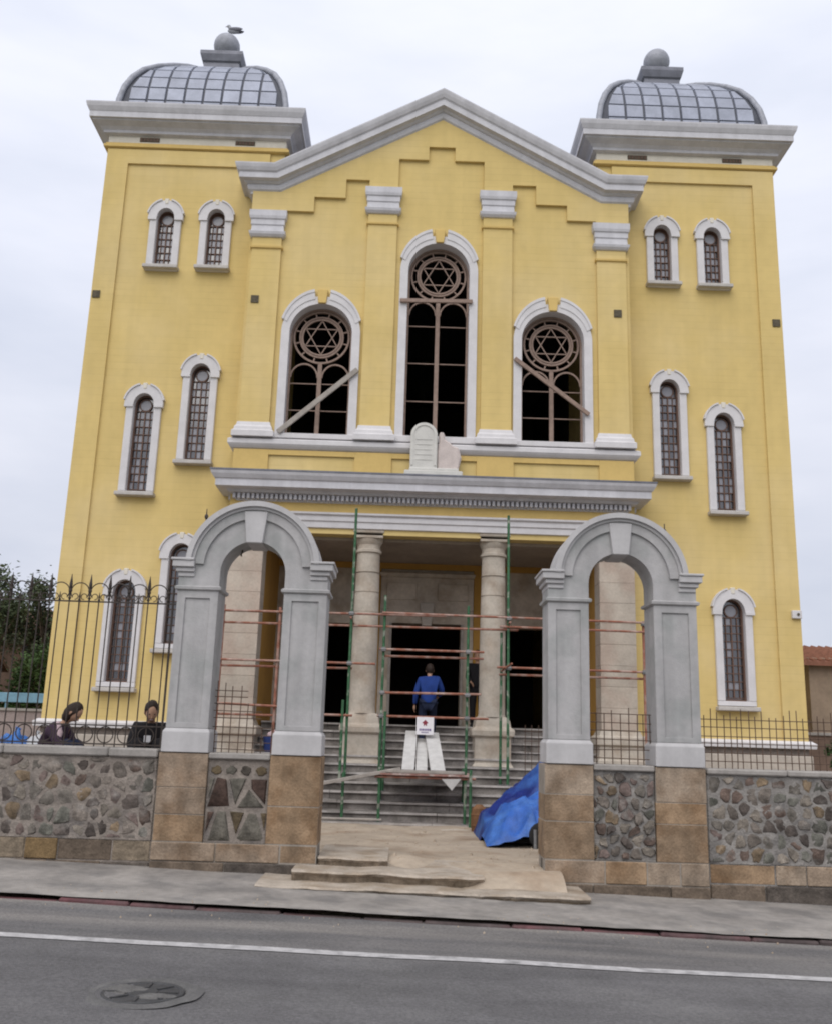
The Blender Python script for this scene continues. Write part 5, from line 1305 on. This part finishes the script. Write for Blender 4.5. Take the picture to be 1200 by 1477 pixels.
def bush(x, y, rx, rz, label, seed, n):
    rnd = random.Random(seed); t = thing('bush', label, 'bush', (x, y, 1.05), 'green bushes beyond the iron fence')
    mb = MB(); cl = leaf_cloud(mb, (x, y, 1.0+rz), rx, rx*0.8, rz, n, 0.08, rnd, 30, 0.2); obj('foliage', mb, M['leaf'][0], t)
    mb = MB()
    for k in cl: mb.tube([(x, y, 0.9), (x+k.x*0.5, y+k.y*0.5, 1.0+rz*0.6), (x+k.x, y+k.y, 1.0+rz+k.z)], [0.04, 0.025, 0.01], 5)
    obj('stem', mb, M['bark'], t)
bush(-12.3, 10.5, 1.25, 1.6, 'dense green bush close against the left tower wall', 4, 5200)
bush(-14.3, 11.5, 1.2, 1.35, 'dense green bush farther left behind the blue rail', 5, 4600)
def house(x0, x1, y0, y1, z1, zr, wm, label, eave=0.35, name='house', ridge='x', nwin=True):
    t = thing(name, label, 'house', ((x0+x1)/2, (y0+y1)/2, 1.0))
    mb = MB().box(x0, y0, 0.5, x1, y1, z1); obj('wall', mb, wm, t)
    ym = (y0+y1)/2
    if ridge == 'x':
        prof_ = [(y0-eave, z1-0.1), (ym, zr), (y1+eave, z1-0.1), (y1+eave, z1-0.22), (ym, zr-0.14), (y0-eave, z1-0.22)]
        mb = MB().prism([(a, b) for a, b in prof_], x0-eave, x1+eave, axis='x')
        mb2 = MB().prism([(y0, z1), (ym, zr-0.16), (y1, z1)], x0, x1, axis='x')
    obj('gable', mb2, wm, t)
    rmat = M['roof_tile'] if x0 > 0 else M['roof_old']
    rf = obj('roof', mb, rmat, t)
    nrow = 10; ncol = int((x1-x0+2*eave)/0.22)
    mbt = MB()
    for i in range(ncol): 
        xx = x0-eave+0.11+i*0.22
        mbt.tube([(xx, y0-eave, z1-0.09), (xx, ym, zr+0.01)], 0.06, 6)
    obj('pantiles', mbt, rmat, rf, kind='stuff')
    if nwin:
        mb = MB().box((x0+x1)/2-0.4, y0-0.02, z1-1.4, (x0+x1)/2+0.4, y0+0.02, z1-0.5); wn = obj('window', mb, M['glass'], t)
        mb = MB().box((x0+x1)/2-0.46, y0-0.05, z1-1.48, (x0+x1)/2+0.46, y0-0.021, z1-1.40).box((x0+x1)/2-0.02, y0-0.05, z1-1.4, (x0+x1)/2+0.02, y0-0.021, z1-0.5); obj('frame', mb, M['frame'], wn)
    return t
house(10.45, 18.0, 6.0, 12.0, 4.12, 4.72, M['house'], 'brown house with a red clay tile roof beyond the right tower', 0.25)
house(-20.5, -12.7, 22.0, 28.0, 5.6, 7.0, M['house_dark'], 'dull brown house with a tiled roof seen among the trees on the left', 0.4)
house(-16.0, -13.15, 8.3, 10.6, 3.55, 4.1, M['house_pink'], 'small peach coloured shed at the left edge of the photo', 0.2)
def yard_wall(x0, x1, y, z0, z1, m, label, railm=None):
    t = thing('yard_wall', label, 'wall', ((x0+x1)/2, y, z0))
    mb = MB().box(x0, y, z0, x1, y+0.2, z1); obj('wall', mb, m, t)
    mb = MB().box(x0, y-0.05, z1+0.001, x1, y+0.25, z1+0.07); obj('coping', mb, M['cap'], t, bevel=0.01)
    if railm:
        mb = MB().box(x0, y+0.04, z1+0.22, x1, y+0.16, z1+0.46); obj('blue_board', mb, railm, t, bevel=0.01)
        for i in range(9):
            xx = x0+0.2+i*(x1-x0-0.4)/8; mb = MB().box(xx-0.03, y+0.07, z1+0.07, xx+0.03, y+0.13, z1+0.22); obj('post', mb, railm, t)
yard_wall(-18.0, -8.0, 5.0, 0.9, 2.05, M['mauve'], 'mauve block wall topped by a faded blue board left of the tower', M['blue_rail'])
yard_wall(8.35, 14.0, 2.0, 0.9, 2.0, M['house_dark'], 'dark low wall with pale coping right of the right tower')
for i, (xx, yy, l) in enumerate(((8.1, -0.6, 'small dark shrub at the foot of the right tower corner'),)):
    rnd = random.Random(40+i); t = thing('shrub', l, 'shrub', (xx, yy, 1.1))
    mb = MB(); leaf_cloud(mb, (xx, yy, 1.5), 0.16, 0.16, 0.4, 500, 0.045, rnd, 10, 0.1); obj('foliage', mb, M['leaf'][0], t)
    mb = MB().tube([(xx, yy, 1.05), (xx, yy, 1.7)], [0.02, 0.008], 6); obj('stem', mb, M['bark'], t)

# loose grit and pebbles
mb = MB(); rp = random.Random(77)
for i in range(760):
    if i < 520: x, y = rp.uniform(-3.0, 2.8), rp.uniform(-8.3, -2.9); z = fz(x, y)
    elif i < 700: x = rp.uniform(-7, 7); y = kerb_y(x)+0.06+abs(rp.gauss(0, 0.5)); z = 0.025+gx(x)
    else: x = rp.uniform(-7, 7); y = kerb_y(x)-0.04-abs(rp.gauss(0, 0.18)); z = -0.055+gx(x)+0.03*math.exp(-((y+10.35)/0.22)**2)
    if y > -8.3 and i >= 420: continue
    r_ = (rp.uniform(0.006, 0.02) if rp.random() < 0.93 else rp.uniform(0.025, 0.045)) if i < 520 else rp.uniform(0.004, 0.012)
    v = [(x+r_*math.cos(a)*rp.uniform(0.6, 1.2), y+r_*math.sin(a)*rp.uniform(0.6, 1.2), z-0.006) for a in [2*PI*k/5 for k in range(5)]]
    t_ = [(x+(a-x)*0.55, y+(b-y)*0.55, z+r_*rp.uniform(0.5, 0.9)) for a, b, c in v]
    mb.add(v+t_, [(k, (k+1) % 5, 5+(k+1) % 5, 5+k) for k in range(5)]+[(5, 6, 7, 8, 9)])
o = obj('pebbles', mb, M['dirt']); o['kind'] = 'stuff'; o['label'] = 'loose grit and small pebbles on the dirt forecourt and along the kerb'; o['category'] = 'pebbles'
